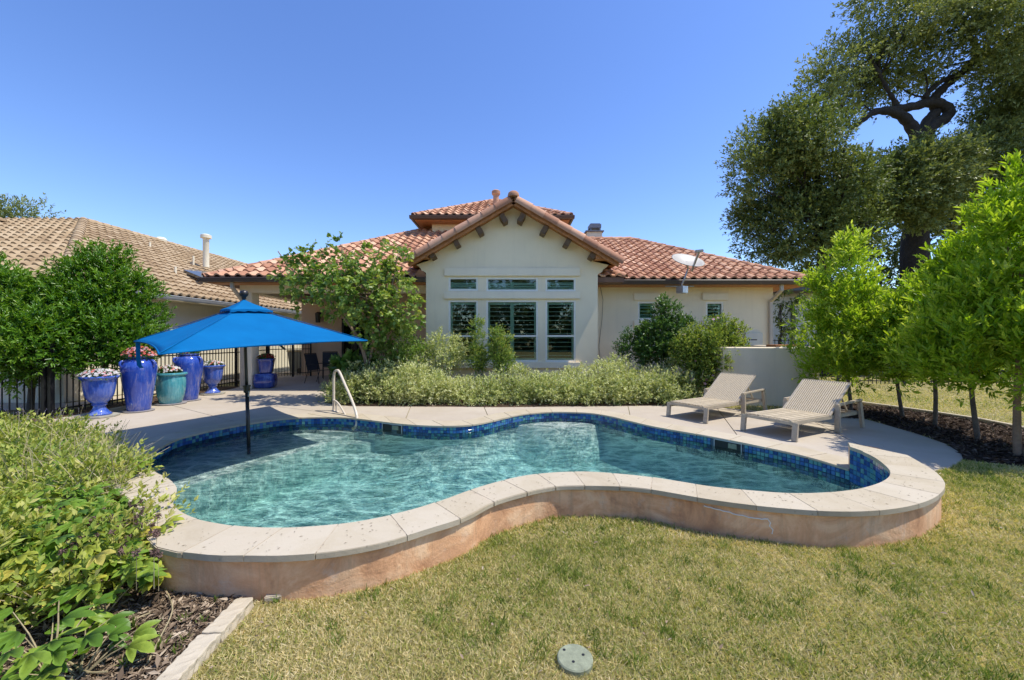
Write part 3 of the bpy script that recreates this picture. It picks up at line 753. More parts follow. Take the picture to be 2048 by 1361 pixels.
# stained outer wall of the raised side
b = B()
k0 = 0; rows = 7; P = near_out
for p in P:
    for r_ in range(rows+1):
        z = -.06+(RISE-.038+.06)*r_/rows
        w_ = .006*math.sin(p.x*3+z*9)+.005*math.sin(p.y*5+p.x*2+z*14)
        b.v.append((p.x, p.y, z)); 
pn = []
for i in range(len(P)-1):
    for r_ in range(rows):
        a = i*(rows+1)+r_; c = a+rows+1; b.f.append((c, a, a+1, c+1))
# end returns from the outer face back to the water's edge
k = len(b.v); q = [near_out[0], near_in[0]]; b.v += [(q[0].x, q[0].y, -.05), (q[1].x, q[1].y, -.05), (q[1].x, q[1].y, RISE-.04), (q[0].x, q[0].y, RISE-.04)]; b.f.append((k, k+1, k+2, k+3))
k = len(b.v); q = [near_out[-1], near_in[-1]]; b.v += [(q[0].x, q[0].y, -.05), (q[1].x, q[1].y, -.05), (q[1].x, q[1].y, RISE-.04), (q[0].x, q[0].y, RISE-.04)]; b.f.append((k+1, k, k+3, k+2))
b.build('retaining_wall', 'poolwall', pool, smooth='all')
# mineral crack on the wall face
def crack(pts, r):
    b = B(); b.tube(pts, r, 5); return b
ck = []
for px, py, z in ((1408, 1007, .205), (1420, 1008, .2), (1433, 1010, .195), (1455, 1018, .175), (1478, 1021, .17), (1505, 1025, .165), (1536, 1025, .17)):
    ck.append((px, z))
def wall_at(px):
    s = [(p.x/p.y*FPX+1024, p) for p in near_out if p.y < 4 and 2 < p.x < 3.2 or (p.y < 3.6 and p.x > .8)]
    s.sort(key=lambda t: t[0])
    for (a, p), (c, q) in zip(s, s[1:]):
        if a <= px <= c: return p.lerp(q, (px-a)/max(1e-6, c-a))
    return s[0][1]
def on_wall(px, z):
    p = wall_at(px); v = Vector((p.x, p.y, z)); return v-Vector((v.x, v.y, 0)).normalized()*.004
cb = B()
main = [on_wall(1408+128*k/20, .2-.037*min(1, k/14)+random.uniform(-.004, .004)) for k in range(21)]
cb.tube(main, .0045, 5); cb.tube([on_wall(1536, .163), on_wall(1541, .14), on_wall(1539, .115), on_wall(1546, .09), on_wall(1544, .06)], .0038, 5)
cb.build('crack_line', 'crackfill', pool)
# skimmers: a flat black panel stands in for the shade of each opening
for (x0, x1), yy in ((sk1, 6.0), (sk2, 5.0)):
    seg = [p for p in far_in if x0 < p.x < x1 and p.y > yy]
    a, c = seg[0], seg[-1]; t = (c-a).normalized(); nrm = Vector((t.y, -t.x)); m = (a+c)/2; ang = math.atan2(t.y, t.x)
    R = Matrix.Rotation(ang, 3, 'Z'); wd = (c-a).length
    mo = B(); cc = Vector((m.x, m.y, -.10))
    back = Vector((-nrm.x, -nrm.y, 0))
    mo.box(cc+back*.004, (wd+.02, .02, .15), R)
    sk = mo.build('skimmer', 'black_metal', pool)
    fr = B()
    fr.box(cc-back*.012+Vector((0, 0, .078)), (wd+.02, .012, .014), R)
    for s_ in (-1, 1): fr.box(cc-back*.012+Vector((t.x, t.y, 0))*s_*(wd/2), (.012, .012, .15), R)
    fr.build('skimmer_frame', 'gutter_grey', sk)
    B().box(cc-back*.008+Vector((t.x, t.y, 0))*wd*.18+Vector((0, 0, .02)), (wd*.3, .02, .07), R).build('weir', 'lid_green', sk)
# handrail
rail = thing('pool_handrail', 'cream metal handrail curving down into the pool beside the steps', 'handrail', G(667, 822))
hb = G(666, 822); he = V(712, 862, 8.0); 
D0 = hb.y
def railpts(lst): return [V(px, py, d) for px, py, d in lst]
def spline(pts, n=6):
    out = []
    for i in range(len(pts)-1):
        a, b_, c, d = pts[max(i-1, 0)], pts[i], pts[i+1], pts[min(i+2, len(pts)-1)]
        for k in range(n):
            t = k/n; out.append(.5*((2*b_)+(c-a)*t+(2*a-5*b_+4*c-d)*t*t+(3*b_-a-3*c+d)*t**3))
    out.append(pts[-1]); return out
Dn = D0-.9
mainr = spline(railpts([(667.5, 822, D0), (667.5, 790, D0), (667.5, 757, D0-.01), (669, 745, D0-.03), (674, 741.5, D0-.08), (679, 745, D0-.13), (690, 770, D0-.32), (702, 797, D0-.52), (711, 822, D0-.70), (714, 838, D0-.78), (713, 850, D0-.80), (709, 856, D0-.80), (706, 860, D0-.80)]), 5)
B().tube(mainr, .026, 12).build('rail_tube', 'rail', rail, smooth='all')
br = spline(railpts([(673, 824, D0-.07), (673, 808, D0-.06), (672, 803, D0-.05)]), 4)
B().tube(br, .02, 10).build('post', 'rail', rail, smooth='all')
br = spline(railpts([(667, 801, D0-.02), (672, 803, D0-.05), (680, 812, D0-.2), (692, 833, D0-.45), (702, 852, D0-.7), (706, 857, D0-.78)]), 5)
B().tube(br, .019, 10).build('brace', 'rail', rail, smooth='all')
for p in (G(667.5, 822), G(674, 824)):
    B().lathe([(.045, 0), (.045, .008), (.03, .018), (.028, .03)], 20, p).build('escutcheon', 'rail', rail, smooth=True)
# ---------------------------------------------------------------- roof tiles
TW, TL = .30, .37
def tile_verts(w_=TW, l_=TL, n=8):
    vs = []
    prof = [(0, -.022), (0, .008)]+[(t, .008+.042*math.sin(PI*t/.56)) for t in (.10, .20, .28, .37, .47)]+[(.57, -.004), (.70, -.017), (.86, -.019), (1.0, -.014)]
    n = len(prof)-1
    for row, (y, dz) in enumerate(((-.035, .018), (-.035, .066), (l_, .014))):
        for t, z in prof: vs.append((-w_/2+w_*t, y, z+dz))
    fs = []
    for k in range(n):
        fs.append((k, k+1, k+n+2, k+n+1)); fs.append((k+n+1, k+n+2, k+2*n+3, k+2*n+2))
    return vs, fs
def shared_tile(mat):
    v, f = tile_verts(); me = bpy.data.meshes.new('roof_tile'); me.from_pydata(v, [], f); me.materials.append(M[mat])
    me.polygons.foreach_set('use_smooth', [True]*len(me.polygons)); me.set_sharp_from_angle(angle=math.radians(40)); return me
class Tiler:
    def __init__(s, parent, mat, limit=300): s.parent, s.mat, s.limit, s.full, s.cut = parent, mat, limit, [], bmesh.new()
    def plane(s, o, u, up, poly, score=None):
        """o: corner on the eave, u: along the eave, up: up the slope (unit 3D), poly: convex outline in (u, up) metres"""
        o, u, up = Vector(o), Vector(u).normalized(), Vector(up).normalized(); nz = u.cross(up)
        if nz.z < 0: nz = -nz
        R = Matrix((u, up, nz)).transposed()
        amin = min(p[0] for p in poly); amax = max(p[0] for p in poly); bmax = max(p[1] for p in poly)
        ar = sum(poly[i][0]*poly[(i+1) % len(poly)][1]-poly[(i+1) % len(poly)][0]*poly[i][1] for i in range(len(poly)))
        if ar < 0: poly = poly[::-1]
        edges = [(Vector(poly[i]), Vector(poly[(i+1) % len(poly)])) for i in range(len(poly))]
        def inside(x, y, tol=0):
            return all((b-a).x*(y-a.y)-(b-a).y*(x-a.x) >= -tol*(b-a).length for a, b in edges)
        V0, F0 = tile_verts(); rows = int(bmax/TL)+2; cols = int((amax-amin)/TW)+3
        for j in range(rows):
            for i in range(-1, cols):
                cx = amin+TW*(i+.5); cy = TL*j
                cs = [(cx-TW/2, cy+.01), (cx+TW/2, cy+.01), (cx-TW/2, cy+TL), (cx+TW/2, cy+TL)]
                ins = [inside(*c) for c in cs]
                jit = Vector((random.uniform(-.004, .004), random.uniform(-.006, .006), random.uniform(0, .005)))
                org = o+u*(cx+jit.x)+up*(cy+jit.y)+nz*(.02+jit.z)
                mm = (R @ Matrix.Rotation(random.uniform(-.008, .008), 3, 'Z')).to_4x4(); mm.translation = org
                if all(ins): s.full.append((mm, score(org) if score else -org.y))
                elif any(ins) or inside(cx, cy+TL/2):
                    bm = bmesh.new(); vv = [bm.verts.new((cx+a, cy+b, c)) for a, b, c in V0]
                    for f in F0: bm.faces.new([vv[k] for k in f])
                    for a, b in edges:
                        if abs(a.y) < 1e-6 and abs(b.y) < 1e-6: continue
                        d = (b-a).normalized()
                        bmesh.ops.bisect_plane(bm, geom=bm.verts[:]+bm.edges[:]+bm.faces[:], plane_co=(a.x, a.y, 0), plane_no=(d.y, -d.x, 0), clear_outer=True, dist=1e-6)
                    T = R.to_4x4(); T.translation = o+nz*.02
                    bm.transform(T); me = bpy.data.meshes.new('t'); bm.to_mesh(me); bm.free(); s.cut.from_mesh(me); bpy.data.meshes.remove(me)
    def done(s):
        s.full.sort(key=lambda t: t[1], reverse=True); me = shared_tile(s.mat)
        for mm, sc in s.full[:s.limit]: inst(me, 'roof_tile', mm, s.parent)
        V0, F0 = tile_verts(); b = B()
        for mm, sc in s.full[s.limit:]: b.add([mm @ Vector(v) for v in V0], F0)
        m2 = b.mesh('x'); s.cut.from_mesh(m2); m2 = bpy.data.meshes.new('distant_roof_tiles'); s.cut.to_mesh(m2); s.cut.free(); m2.materials.append(M[s.mat])
        m2.polygons.foreach_set('use_smooth', [True]*len(m2.polygons)); m2.set_sharp_from_angle(angle=math.radians(50))
        o = bpy.data.objects.new('distant_roof_tiles', m2); COL.objects.link(o); attach(o, s.parent); o['kind'] = 'stuff'
def cap_mesh(mat, r0=.125, r1=.098, ln=.43, name='ridge_tile'):
    b = B(); n = 9; k = 0
    for y, r in ((-.02, r0-.02), (-.02, r0), (ln, r1)):
        for i in range(n+1):
            a = PI*i/n; b.v.append((r*math.cos(a)*1.05, y, r*math.sin(a)*.92-.02))
    for row in range(2):
        for i in range(n): a = row*(n+1)+i; b.f.append((a+1, a, a+n+1, a+n+2))
    me = b.mesh(name); me.materials.append(M[mat]); me.polygons.foreach_set('use_smooth', [True]*len(me.polygons)); me.set_sharp_from_angle(angle=math.radians(50)); return me
def caps(me, a, b, parent, ln=.38, lift=.03, name='ridge_tile', side=None):
    a, b = Vector(a), Vector(b); d = (b-a).normalized(); n = max(1, round((b-a).length/ln)); st = (b-a).length/n
    x = d.cross(Vector((0, 0, 1))).normalized(); z = x.cross(d)
    if side is not None:
        z = Vector(side); x = d.cross(z).normalized(); z = x.cross(d)
    R = Matrix((x, d, z)).transposed()
    for i in range(n):
        m = (R @ Matrix.Rotation(random.uniform(-.02, .02), 3, 'Z')).to_4x4(); m.translation = a+d*st*i+z*(lift+random.uniform(0, .006)); inst(me, name, m, parent)
cap_t = cap_mesh('terracotta_cap'); cap_tan = cap_mesh('tan_tile', .14, .115, .48)
rake_me = cap_mesh('terracotta_cap', .155, .135, .44, 'rake_tile')

PITCH = .53
house = thing('house', 'single-storey cream stucco house with red clay tile roof and gabled window bay behind the pool', 'house', (0, 12, 0))
EZ = 3.24          # eave height
def slope(n_): return Vector((n_[0], n_[1], PITCH)).normalized()
KS = math.hypot(1, PITCH)
def hip_roof(x0, x1, y0, depth, ez, name, tiler, show=('f', 'l', 'r'), under_th=.14, score=None):
    """hipped roof over a rectangle; returns ridge ends"""
    h = min(depth/2, (x1-x0)/2); rz = ez+PITCH*h
    if x1-x0 >= depth: ra, rb = Vector((x0+h, y0+h, rz)), Vector((x1-h, y0+h, rz))
    else: ra, rb = Vector(((x0+x1)/2, y0+h, rz)), Vector(((x0+x1)/2, y0+depth-h, rz))
    y1 = y0+depth; A, B_, C, D = Vector((x0, y0, ez)), Vector((x1, y0, ez)), Vector((x1, y1, ez)), Vector((x0, y1, ez))
    b = B(); dn = Vector((0, 0, -under_th))
    vs = [A, B_, C, D, ra, rb]+[A+dn, B_+dn, C+dn, D+dn]
    if x1-x0 >= depth: fs = [(0, 1, 5, 4), (1, 2, 5), (2, 3, 4, 5), (3, 0, 4)]
    else: fs = [(0, 1, 4), (1, 2, 5, 4), (2, 3, 5), (3, 0, 4, 5)]
    b.add(vs, fs+[(6, 9, 8, 7), (0, 6, 7, 1), (1, 7, 8, 2), (2, 8, 9, 3), (3, 9, 6, 0)])
    b.build(name, 'roof_under', tiler.parent)
    W_, Dp = x1-x0, depth; hs = h*KS
    long_f = [(0, 0), (W_, 0), (W_-h, hs), (h, hs)] if W_ > Dp+.01 else [(0, 0), (W_, 0), (W_/2, W_/2*KS)]
    side = [(0, 0), (Dp, 0), (Dp-h, hs), (h, hs)] if Dp > W_+.01 else [(0, 0), (Dp, 0), (Dp/2, Dp/2*KS)]
    if 'f' in show: tiler.plane(A, (1, 0, 0), slope((0, 1)), long_f, score)
    if 'r' in show: tiler.plane(B_, (0, 1, 0), slope((-1, 0)), side, score)
    if 'l' in show: tiler.plane(D, (0, -1, 0), slope((1, 0)), side, score)
    if 'b' in show: tiler.plane(C, (-1, 0, 0), slope((0, -1)), long_f, score)
    return ra, rb, A, B_, C, D
roof = bpy.data.objects.new('roof', None); COL.objects.link(roof); attach(roof, house)
T = Tiler(roof, 'terracotta', 300)
def sc_right(p):    # how large and open the tile stands in view
    s = 100/(p.y**2)
    if p.x < -2 and p.x > -5.5: s *= .75
    if -2.6 < p.x < 3.1: s *= .05
    return s
sc_no = lambda p: -p.y
# right wing
RX0, RX1, RY = 1.2, 8.95, 11.9
ra, rb, A, B_, C, D = hip_roof(-1.0, RX1, RY, 8.4, EZ, 'roof_deck', T, 'fr', score=sc_right)
caps(cap_t, B_, rb, roof); caps(cap_t, rb, Vector((1.4, rb.y, rb.z)), roof)
# left wing
la, lb, A2, B2, C2, D2 = hip_roof(-8.75, 3.2, 11.4, 12.4, EZ, 'roof_deck', T, 'fl', score=sc_right)
caps(cap_t, A2, la, roof); caps(cap_t, la, B2, roof)
# tower
ta, tb, A3, B3, C3, D3 = hip_roof(-3.82, 2.28, 15.5, 6.1, 6.25, 'roof_deck', T, 'flr', score=lambda p: 60/(p.y**2) if p.y < 17.2 else 0)
caps(cap_t, A3, ta, roof, .36); caps(cap_t, B3, ta, roof, .36)
# gable
GX0, GX1, GD, AP = -2.80, 2.96, 10.85, 5.30
gp = (AP-3.62)/2.88; gc = .04
def gslope(sg): return Vector((-sg, 0, gp)).normalized()
gy1 = 16.0
for sg in (-1, 1):
    ex = gc+sg*2.9; ez = AP-gp*2.9; hl = 2.9*math.hypot(1, gp)
    o = (ex, GD if sg > 0 else gy1, ez); uu = (0, 1, 0) if sg > 0 else (0, -1, 0)
    T.plane(o, uu, gslope(sg), [(0, 0), (gy1-GD, 0), (gy1-GD, hl), (0, hl)], lambda p: -1)
    b = B(); n_ = Vector((sg*gp, 0, 1)).normalized()*.09
    q = [Vector((ex, GD+.02, ez)), Vector((ex, gy1, ez)), Vector((gc, gy1, AP)), Vector((gc, GD+.02, AP))]
    b.add(q+[p-n_ for p in q], [(0, 1, 2, 3) if sg > 0 else (3, 2, 1, 0), (7, 6, 5, 4) if sg > 0 else (4, 5, 6, 7), (0, 3, 7, 4), (1, 5, 6, 2), (0, 4, 5, 1)])
    b.build('roof_deck', 'wood', roof)
T.done()
caps(cap_t, (gc, GD-.02, AP+.03), (gc, gy1, AP+.03), roof)
# rake tiles down both verges (each laps the one below)
for sg in (-1, 1):
    ex = gc+sg*2.95; ez = AP-gp*2.95
    a, c = Vector((ex, GD+.03, ez+.0)), Vector((gc+sg*.10, GD+.03, AP-gp*.10+.0))
    caps(rake_me, a, c, roof, .40, .015, 'rake_tile', side=(sg*.35, -.55, .78))
    b = B(); n_ = Vector((sg*gp, 0, 1)).normalized()
    b.bar(Vector((gc+sg*2.93, GD+.03, AP-gp*2.93))-n_*.135, Vector((gc, GD+.03, AP))-n_*.115, .04, .075, up=n_)
    b.build('fascia_board', 'wood', roof)
# rounded end tile at the peak
B().lathe([(.155, 0), (.16, .04), (.14, .11), (.09, .15), (.02, .165)], 18, (gc, GD+.03, AP+.04)).build('finial_tile', 'terracotta_cap', roof, smooth=True)
# bracket ends under the verge
GW = 11.3      # wall plane of the gable
def gpt(px, py, d=GW): return Vector(((px-1024)/FPX*d, d, EYE+(HZ-py)/FPX*d))
for px, py, sg in ((1007, 437, -1), (958.5, 460, -1), (911, 484, -1), (862, 508, -1), (1043, 436, 1), (1089, 460, 1), (1136, 484, 1), (1187, 509, 1)):
    p = gpt(px, py, GD+.12); n_ = Vector((sg*gp, 0, 1)).normalized(); t = Vector((1, 0, -sg*gp)).normalized()
    R = Matrix((t, Vector((0, 1, 0)), n_)).transposed()
    B().box(p+Vector((0, .17, 0)), (.145, .42, .25), R).build('bracket', 'wood_dark', house, bevel=.008)
# corbelled ends of the gable wall with the soffit boxes over them
def rake_z(x): return AP-gp*abs(x-gc)-.11
gx0, gx1 = gpt(852, 600).x, gpt(1195.5, 600).x
prof_l = []
for px, py in ((852, 546), (847, 543), (843, 541.5), (841, 537), (836, 532), (831, 529.5), (829.5, 526), (829.5, 520)):
    q = gpt(px, py); prof_l.append((q.x, q.z))
prof_r = []
for px, py in ((1195.5, 549), (1200, 546), (1204, 544.5), (1206, 540), (1211, 536), (1215, 533), (1217.5, 529), (1218, 523)):
    q = gpt(px, py); prof_r.append((q.x, q.z))
out = [(gx0, 0)]+prof_l+[(prof_l[-1][0]+.30, prof_l[-1][1]+.03)]
out += [(x, rake_z(x)) for x in (prof_l[-1][0]+.32, gc, prof_r[-1][0]-.32)]
out += [(prof_r[-1][0]-.30, prof_r[-1][1]+.03)]+prof_r[::-1]+[(gx1, 0)]
# window openings in the bay
def rect(px0, py0, px1, py1, d=GW):
    a = gpt(px0, py1, d); c = gpt(px1, py0, d); return a.x, a.z, c.x, c.z
bay = [('transom_window', rect(897, 555, 956, 582), 1), ('transom_window', rect(972.5, 555.5, 1076, 583), 2), ('transom_window', rect(1091, 556, 1151.5, 583), 1),
       ('window', rect(897, 601, 956, 724), 1), ('window', rect(972.5, 601, 1076, 724), 2), ('window', rect(1091, 601, 1151.5, 724), 1)]
def wall_with_holes(name, outline, holes, y, th, mat, parent, bevel=0):
    """upright wall in the x-z plane at depth y; outline and rectangular holes"""
    loops = [[Vector((x, z, 0)) for x, z in outline]]+[[Vector((x0, z0, 0)), Vector((x0, z1, 0)), Vector((x1, z1, 0)), Vector((x1, z0, 0))] for x0, z0, x1, z1 in holes]
    tri = tessellate_polygon(loops); pts = [p for l in loops for p in l]; n = len(pts); b = B()
    vs = [(p.x, y, p.y) for p in pts]+[(p.x, y+th, p.y) for p in pts]; fs = []
    for t in tri:
        a, c, d = (pts[i] for i in t)
        t = t if (c-a).cross(d-a).z > 0 else (t[0], t[2], t[1])
        fs.append(t); fs.append((t[2]+n, t[1]+n, t[0]+n))
    k = 0
    for l in loops:
        m = len(l)
        for i in range(m): j = (i+1) % m; fs.append((k+i, k+i+n, k+j+n, k+j))
        k += m
    b.add(vs, fs); o = b.build(name, mat, parent)
    bm = bmesh.new(); bm.from_mesh(o.data); bmesh.ops.recalc_face_normals(bm, faces=bm.faces); bm.to_mesh(o.data); bm.free(); return o
wall_with_holes('gable_wall', out, [r for _, r, _ in bay], GW, .25, 'stucco', house)
for sg, pr in ((-1, prof_l), (1, prof_r)):      # soffit returns
    x0 = pr[-1][0]; xe = gc+sg*2.88
    zt = pr[-1][1]
    b = B(); pts = [(x0-sg*.45, zt), (xe-sg*.12, zt-.0), (xe-sg*.02, AP-gp*2.88-.09), (x0-sg*.45, AP-gp*abs(x0-sg*.45-gc)-.10)]
    vs = [(x, GD+.09, z) for x, z in pts]+[(x, GW-.004, z) for x, z in pts]
    b.add(vs, [(0, 1, 2, 3), (7, 6, 5, 4), (0, 4, 5, 1), (1, 5, 6, 2), (2, 6, 7, 3), (3, 7, 4, 0)]); b.build('soffit_box', 'wood', house)
for sg, x in ((-1, gx0), (1, gx1)):             # side walls of the bay
    B().box((x-sg*.125, GW+.25+2.4, 1.8), (.25, 4.8, 3.6)).build('bay_side_wall', 'stucco', house)
# bands
def band(name, px0, py0, px1, py1, d, pr, parent=house, mat='stucco_trim'):
    x0, z0, x1, z1 = rect(px0, py0, px1, py1, d); return B().box(((x0+x1)/2, d-pr/2+.001, (z0+z1)/2), (x1-x0, pr, z1-z0)).build(name, mat, parent, bevel=.012)
band('lintel_band', 889, 537, 1159.5, 553, GW, .06); band('mid_band', 888, 584.5, 1160, 598.5, GW, .06)
band('sill_band', 888, 724.5, 1160, 737, GW, .07)
# windows
def window(name, r, y, parts, louvre, rails=(), parent=house, label=None, blind_dark=True):
    x0, z0, x1, z1 = r; fw = .05
    b = B()
    yy = y+.045
    b.box(((x0+x1)/2, yy, z1-fw/2), (x1-x0, .07, fw)); b.box(((x0+x1)/2, yy, z0+fw/2), (x1-x0, .07, fw))
    for x in (x0+fw/2, x1-fw/2): b.box((x, yy, (z0+z1)/2), (fw, .07, z1-z0-2*fw))
    wn = b.build(name, 'white_frame', parent, label=label)
    for z in rails: B().box(((x0+x1)/2, yy+.004, z), (x1-x0-2*fw, .055, .05)).build('rail', 'white_frame', wn)
    B().box(((x0+x1)/2, y+.075, (z0+z1)/2), (x1-x0-2*fw, .006, z1-z0-2*fw)).build('glass', 'glass', wn)
    n = parts; iw = (x1-x0-2*fw)/n
    for i in range(n):                      # plantation shutter leaf: stiles, rails and each louvre
        a = x0+fw+iw*i; c = a+iw; st = .05
        s = B(); ys = y+.12
        for x in (a+st/2, c-st/2): s.box((x, ys, (z0+z1)/2), (st, .03, z1-z0-2*fw))
        s.box(((a+c)/2, ys, z1-fw-st/2-.01), (iw-2*st, .03, st+.02)); s.box(((a+c)/2, ys, z0+fw+st/2), (iw-2*st, .03, st))
        for z in rails: s.box(((a+c)/2, ys, z), (iw-2*st, .03, .06))
        s.build('shutter_frame', 'shutter', wn)
        zt, zb = z1-fw-st-.03, z0+fw+st+.01; k = max(1, int((zt-zb)/louvre)); lv = None
        for q in range(k):
            z = zb+(zt-zb)*(q+.5)/k
            if any(abs(z-zr) < .05 for zr in rails): continue
            if lv is None:
                lb_ = B().box((0, 0, 0), (iw-2*st-.004, .060, .012)); lv = lb_.mesh('louvre'); lv.materials.append(M['shutter'])
            m = Matrix.Translation(((a+c)/2, ys+.01, z)) @ Matrix.Rotation(math.radians(-8 if z1-z0 > .6 else (66 if name == 'transom_window' else 40)), 4, 'X'); inst(lv, 'louvre', m, wn)
    return wn
for nm, r, parts in bay:
    tall = r[3]-r[1] > 1
    rl = [gpt(0, 672.5).z] if tall else []
    window(nm, r, GW, parts, .117 if tall else .056, rl)
# dim room behind the bay so the louvres have something behind them
def room(x0, x1, y0, y1, z0, z1):
    b = B(); b.box(((x0+x1)/2, (y0+y1)/2, (z0+z1)/2), (x1-x0, y1-y0, z1-z0))
    me = b; me.f = [f for k, f in enumerate(b.f) if k != 2]; return b.build('room', 'room_dark', house)
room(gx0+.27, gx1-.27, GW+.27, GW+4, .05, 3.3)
# right wing wall
RW = 12.42
def rpt(px, py): return gpt(px, py, RW)
rx1 = rpt(1546, 600).x
sw = [rect(1276, 604, 1310, 640, RW), rect(1412, 604.5, 1447, 640.5, RW)]
wall_with_holes('right_wall', [(gx1-.1, 0), (gx1-.1, EZ-.1), (rx1, EZ-.1), (rx1, 0)], sw, RW, .25, 'stucco', house)
B().box((rx1-.125, RW+.25+3.2, EZ/2-.05), (.25, 6.4, EZ-.1)).build('side_wall', 'stucco', house)
for k, r in enumerate(sw):
    window('small_window', r, RW, 1, .10, label=('small shuttered window nearer the bay', 'small shuttered window nearer the corner')[k])
    cx = 1293 if k == 0 else 1429.5
    band('lintel', cx-26, 587, cx+26, 601, RW, .055); band('sill', cx-26, 641, cx+26, 653.5, RW, .055)
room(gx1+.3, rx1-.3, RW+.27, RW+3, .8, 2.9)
# left wing: pillar, beam, patio walls
LW = 11.9
def lpt(px, py, d=LW): return gpt(px, py, d)
pl0, pl1 = lpt(479, 600).x, lpt(503.5, 600).x
B().box(((pl0+pl1)/2, LW+.18, 1.43), (pl1-pl0, .36, 2.86)).build('pillar', 'stucco_trim', house, bevel=.012)
beam = B(); beam.box(((pl0+gx0)/2, LW+.18, 2.99), (gx0-pl0, .36, .256)); beam.build('patio_beam', 'stucco_trim', house, bevel=.01)
B().box((pl0+.18, LW+2.5, 2.99), (.36, 4.2, .255)).build('patio_beam', 'stucco_trim', house, bevel=.01)
B().box(((pl0+gx0)/2, LW+2.6, 3.13), (gx0-pl0, 5.2, .03)).build('patio_ceiling', 'stucco_patio_shade', house)
PD = 16.1
bw0, bw1 = gpt(603, 0, PD).x, gpt(683, 0, PD).x; bd1 = gpt(741, 0, PD).x
wall_with_holes('patio_back_wall', [(bw0, 0), (bw0, 3.1), (gx0, 3.1), (gx0, 0)], [(bw1, .02, bd1, 2.3)], PD, .25, 'stucco_patio_shade', house)
b = B(); dw = bd1-bw1
for x in (bw1+.04, (bw1+bd1)/2, bd1-.04): b.box((x, PD+.05, 1.16), (.07, .06, 2.28))
b.box(((bw1+bd1)/2, PD+.05, 2.27), (dw, .06, .07)); b.box(((bw1+bd1)/2, PD+.05, .06), (dw, .06, .10))
dr = b.build('patio_door', 'dark_bronze', house)
B().box(((bw1+bd1)/2, PD+.09, 1.16), (dw-.1, .006, 2.2)).build('glass', 'glass', dr)
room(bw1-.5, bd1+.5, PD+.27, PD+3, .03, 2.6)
# side wall of the patio next to the bay, its shade painted in as brown
B().box((gpt(800, 0, 13.3).x+.9, 13.55, 1.5), (2.2, .25, 3.0)).build('patio_side_wall', 'stucco_patio_shade', house)
# tower walls
B().box((-.77, 18.55, 5.05), (4.9, 4.9, 2.3)).build('tower_wall', 'stucco', house)
b = B()
for x0, x1, y in ((-3.80, 2.26, 15.52),): b.box(((x0+x1)/2, 18.55, 6.09), (6.02, 6.0, .02))
b.build('tower_soffit', 'wood', house)
# soffits and gutters
def gutter(a, b_, mat='gutter', name='gutter', r=.075, parent=house):
    a, b_ = Vector(a), Vector(b_); d = (b_-a).normalized(); s_ = Vector((d.y, -d.x, 0)); bb = B(); k = 0
    prof = [(.00, .065), (-.115, .065), (-.125, .055), (-.115, .03), (-.10, -.02), (-.085, -.055), (0, -.06)]
    for p in (a, b_):
        for q, z in prof: bb.v.append(tuple(p-s_*q+Vector((0, 0, z))))
    n = len(prof)
    for i in range(n): j = (i+1) % n; bb.f.append((i, j, j+n, i+n))
    bb.f.append(tuple(range(n))); bb.f.append(tuple(reversed(range(n, 2*n))))
    o = bb.build(name, mat, parent)
    bm = bmesh.new(); bm.from_mesh(o.data); bmesh.ops.recalc_face_normals(bm, faces=bm.faces); bm.to_mesh(o.data); bm.free(); return o
gz = EZ-.085
gutter((-8.87, 11.37, gz), (gx0-.02, 11.37, gz)); gutter((gx1+.04, 11.87, gz), (9.08, 11.87, gz))
gutter((-8.78, 20, gz), (-8.78, 11.37, gz)); gutter((8.98, 11.87, gz), (8.98, 19, gz))
gutter((-3.95, 15.47, 6.17), (2.41, 15.47, 6.17)); gutter((-3.85, 21, 6.17), (-3.85, 15.47, 6.17)); gutter((2.31, 15.47, 6.17), (2.31, 21, 6.17))
for x0, x1, y0, y1 in ((-8.7, gx0-.02, 11.42, LW-.004), (gx1+.02, 8.9, 11.92, RW-.004)):
    B().box(((x0+x1)/2, (y0+y1)/2, EZ-.15), (x1-x0, y1-y0, .02)).build('soffit', 'wood', house)
B().box((8.5, 15.2, EZ-.152), (.82, 6.4, .02)).build('soffit', 'wood', house)
# scalloped closures: dark curl of tiles beside the bay
for x, y in ((gx0-.16, 11.42), (gx1+.16, 11.92)):
    B().tube([(x, y-.10, EZ+.05), (x, y+.5, EZ+.30)], [.13, .12], 12).build('valley_tile', 'terracotta_cap', roof, smooth=True)
# downspouts
def pipe(pts, w_, mat, parent, name='downspout'):
    b = B()
    for a, c in zip(pts, pts[1:]):
        a, c = Vector(a), Vector(c); e = (c-a).normalized()*.02; b.bar(a-e, c+e, w_, w_*.75)
    return b.build(name, mat, parent, bevel=.008)
g = lpt(465, 566, 11.45); h_ = lpt(486, 600, 11.86)
pipe([(g.x, 11.44, gz-.05), (g.x, 11.44, gz-.2), (h_.x, 11.84, gz-.55), (h_.x, 11.84, .1)], .095, 'downspout', house)
a = gpt(1563, 570, 11.93); c = gpt(1541, 600, RW-.05)
pipe([(a.x, 11.93, gz-.05), (a.x, 11.93, gz-.22), (c.x, RW-.06, gz-.52), (c.x, RW-.06, .1)], .10, 'downspout', house)
# wire down the wall beside the bay
B().tube([gpt(1200, 571, RW-.012), gpt(1206, 600, RW-.012), gpt(1204, 640, RW-.012), gpt(1198, 690, RW-.012), gpt(1199, 730, RW-.012)], .006, 5).build('cable', 'gutter', house)
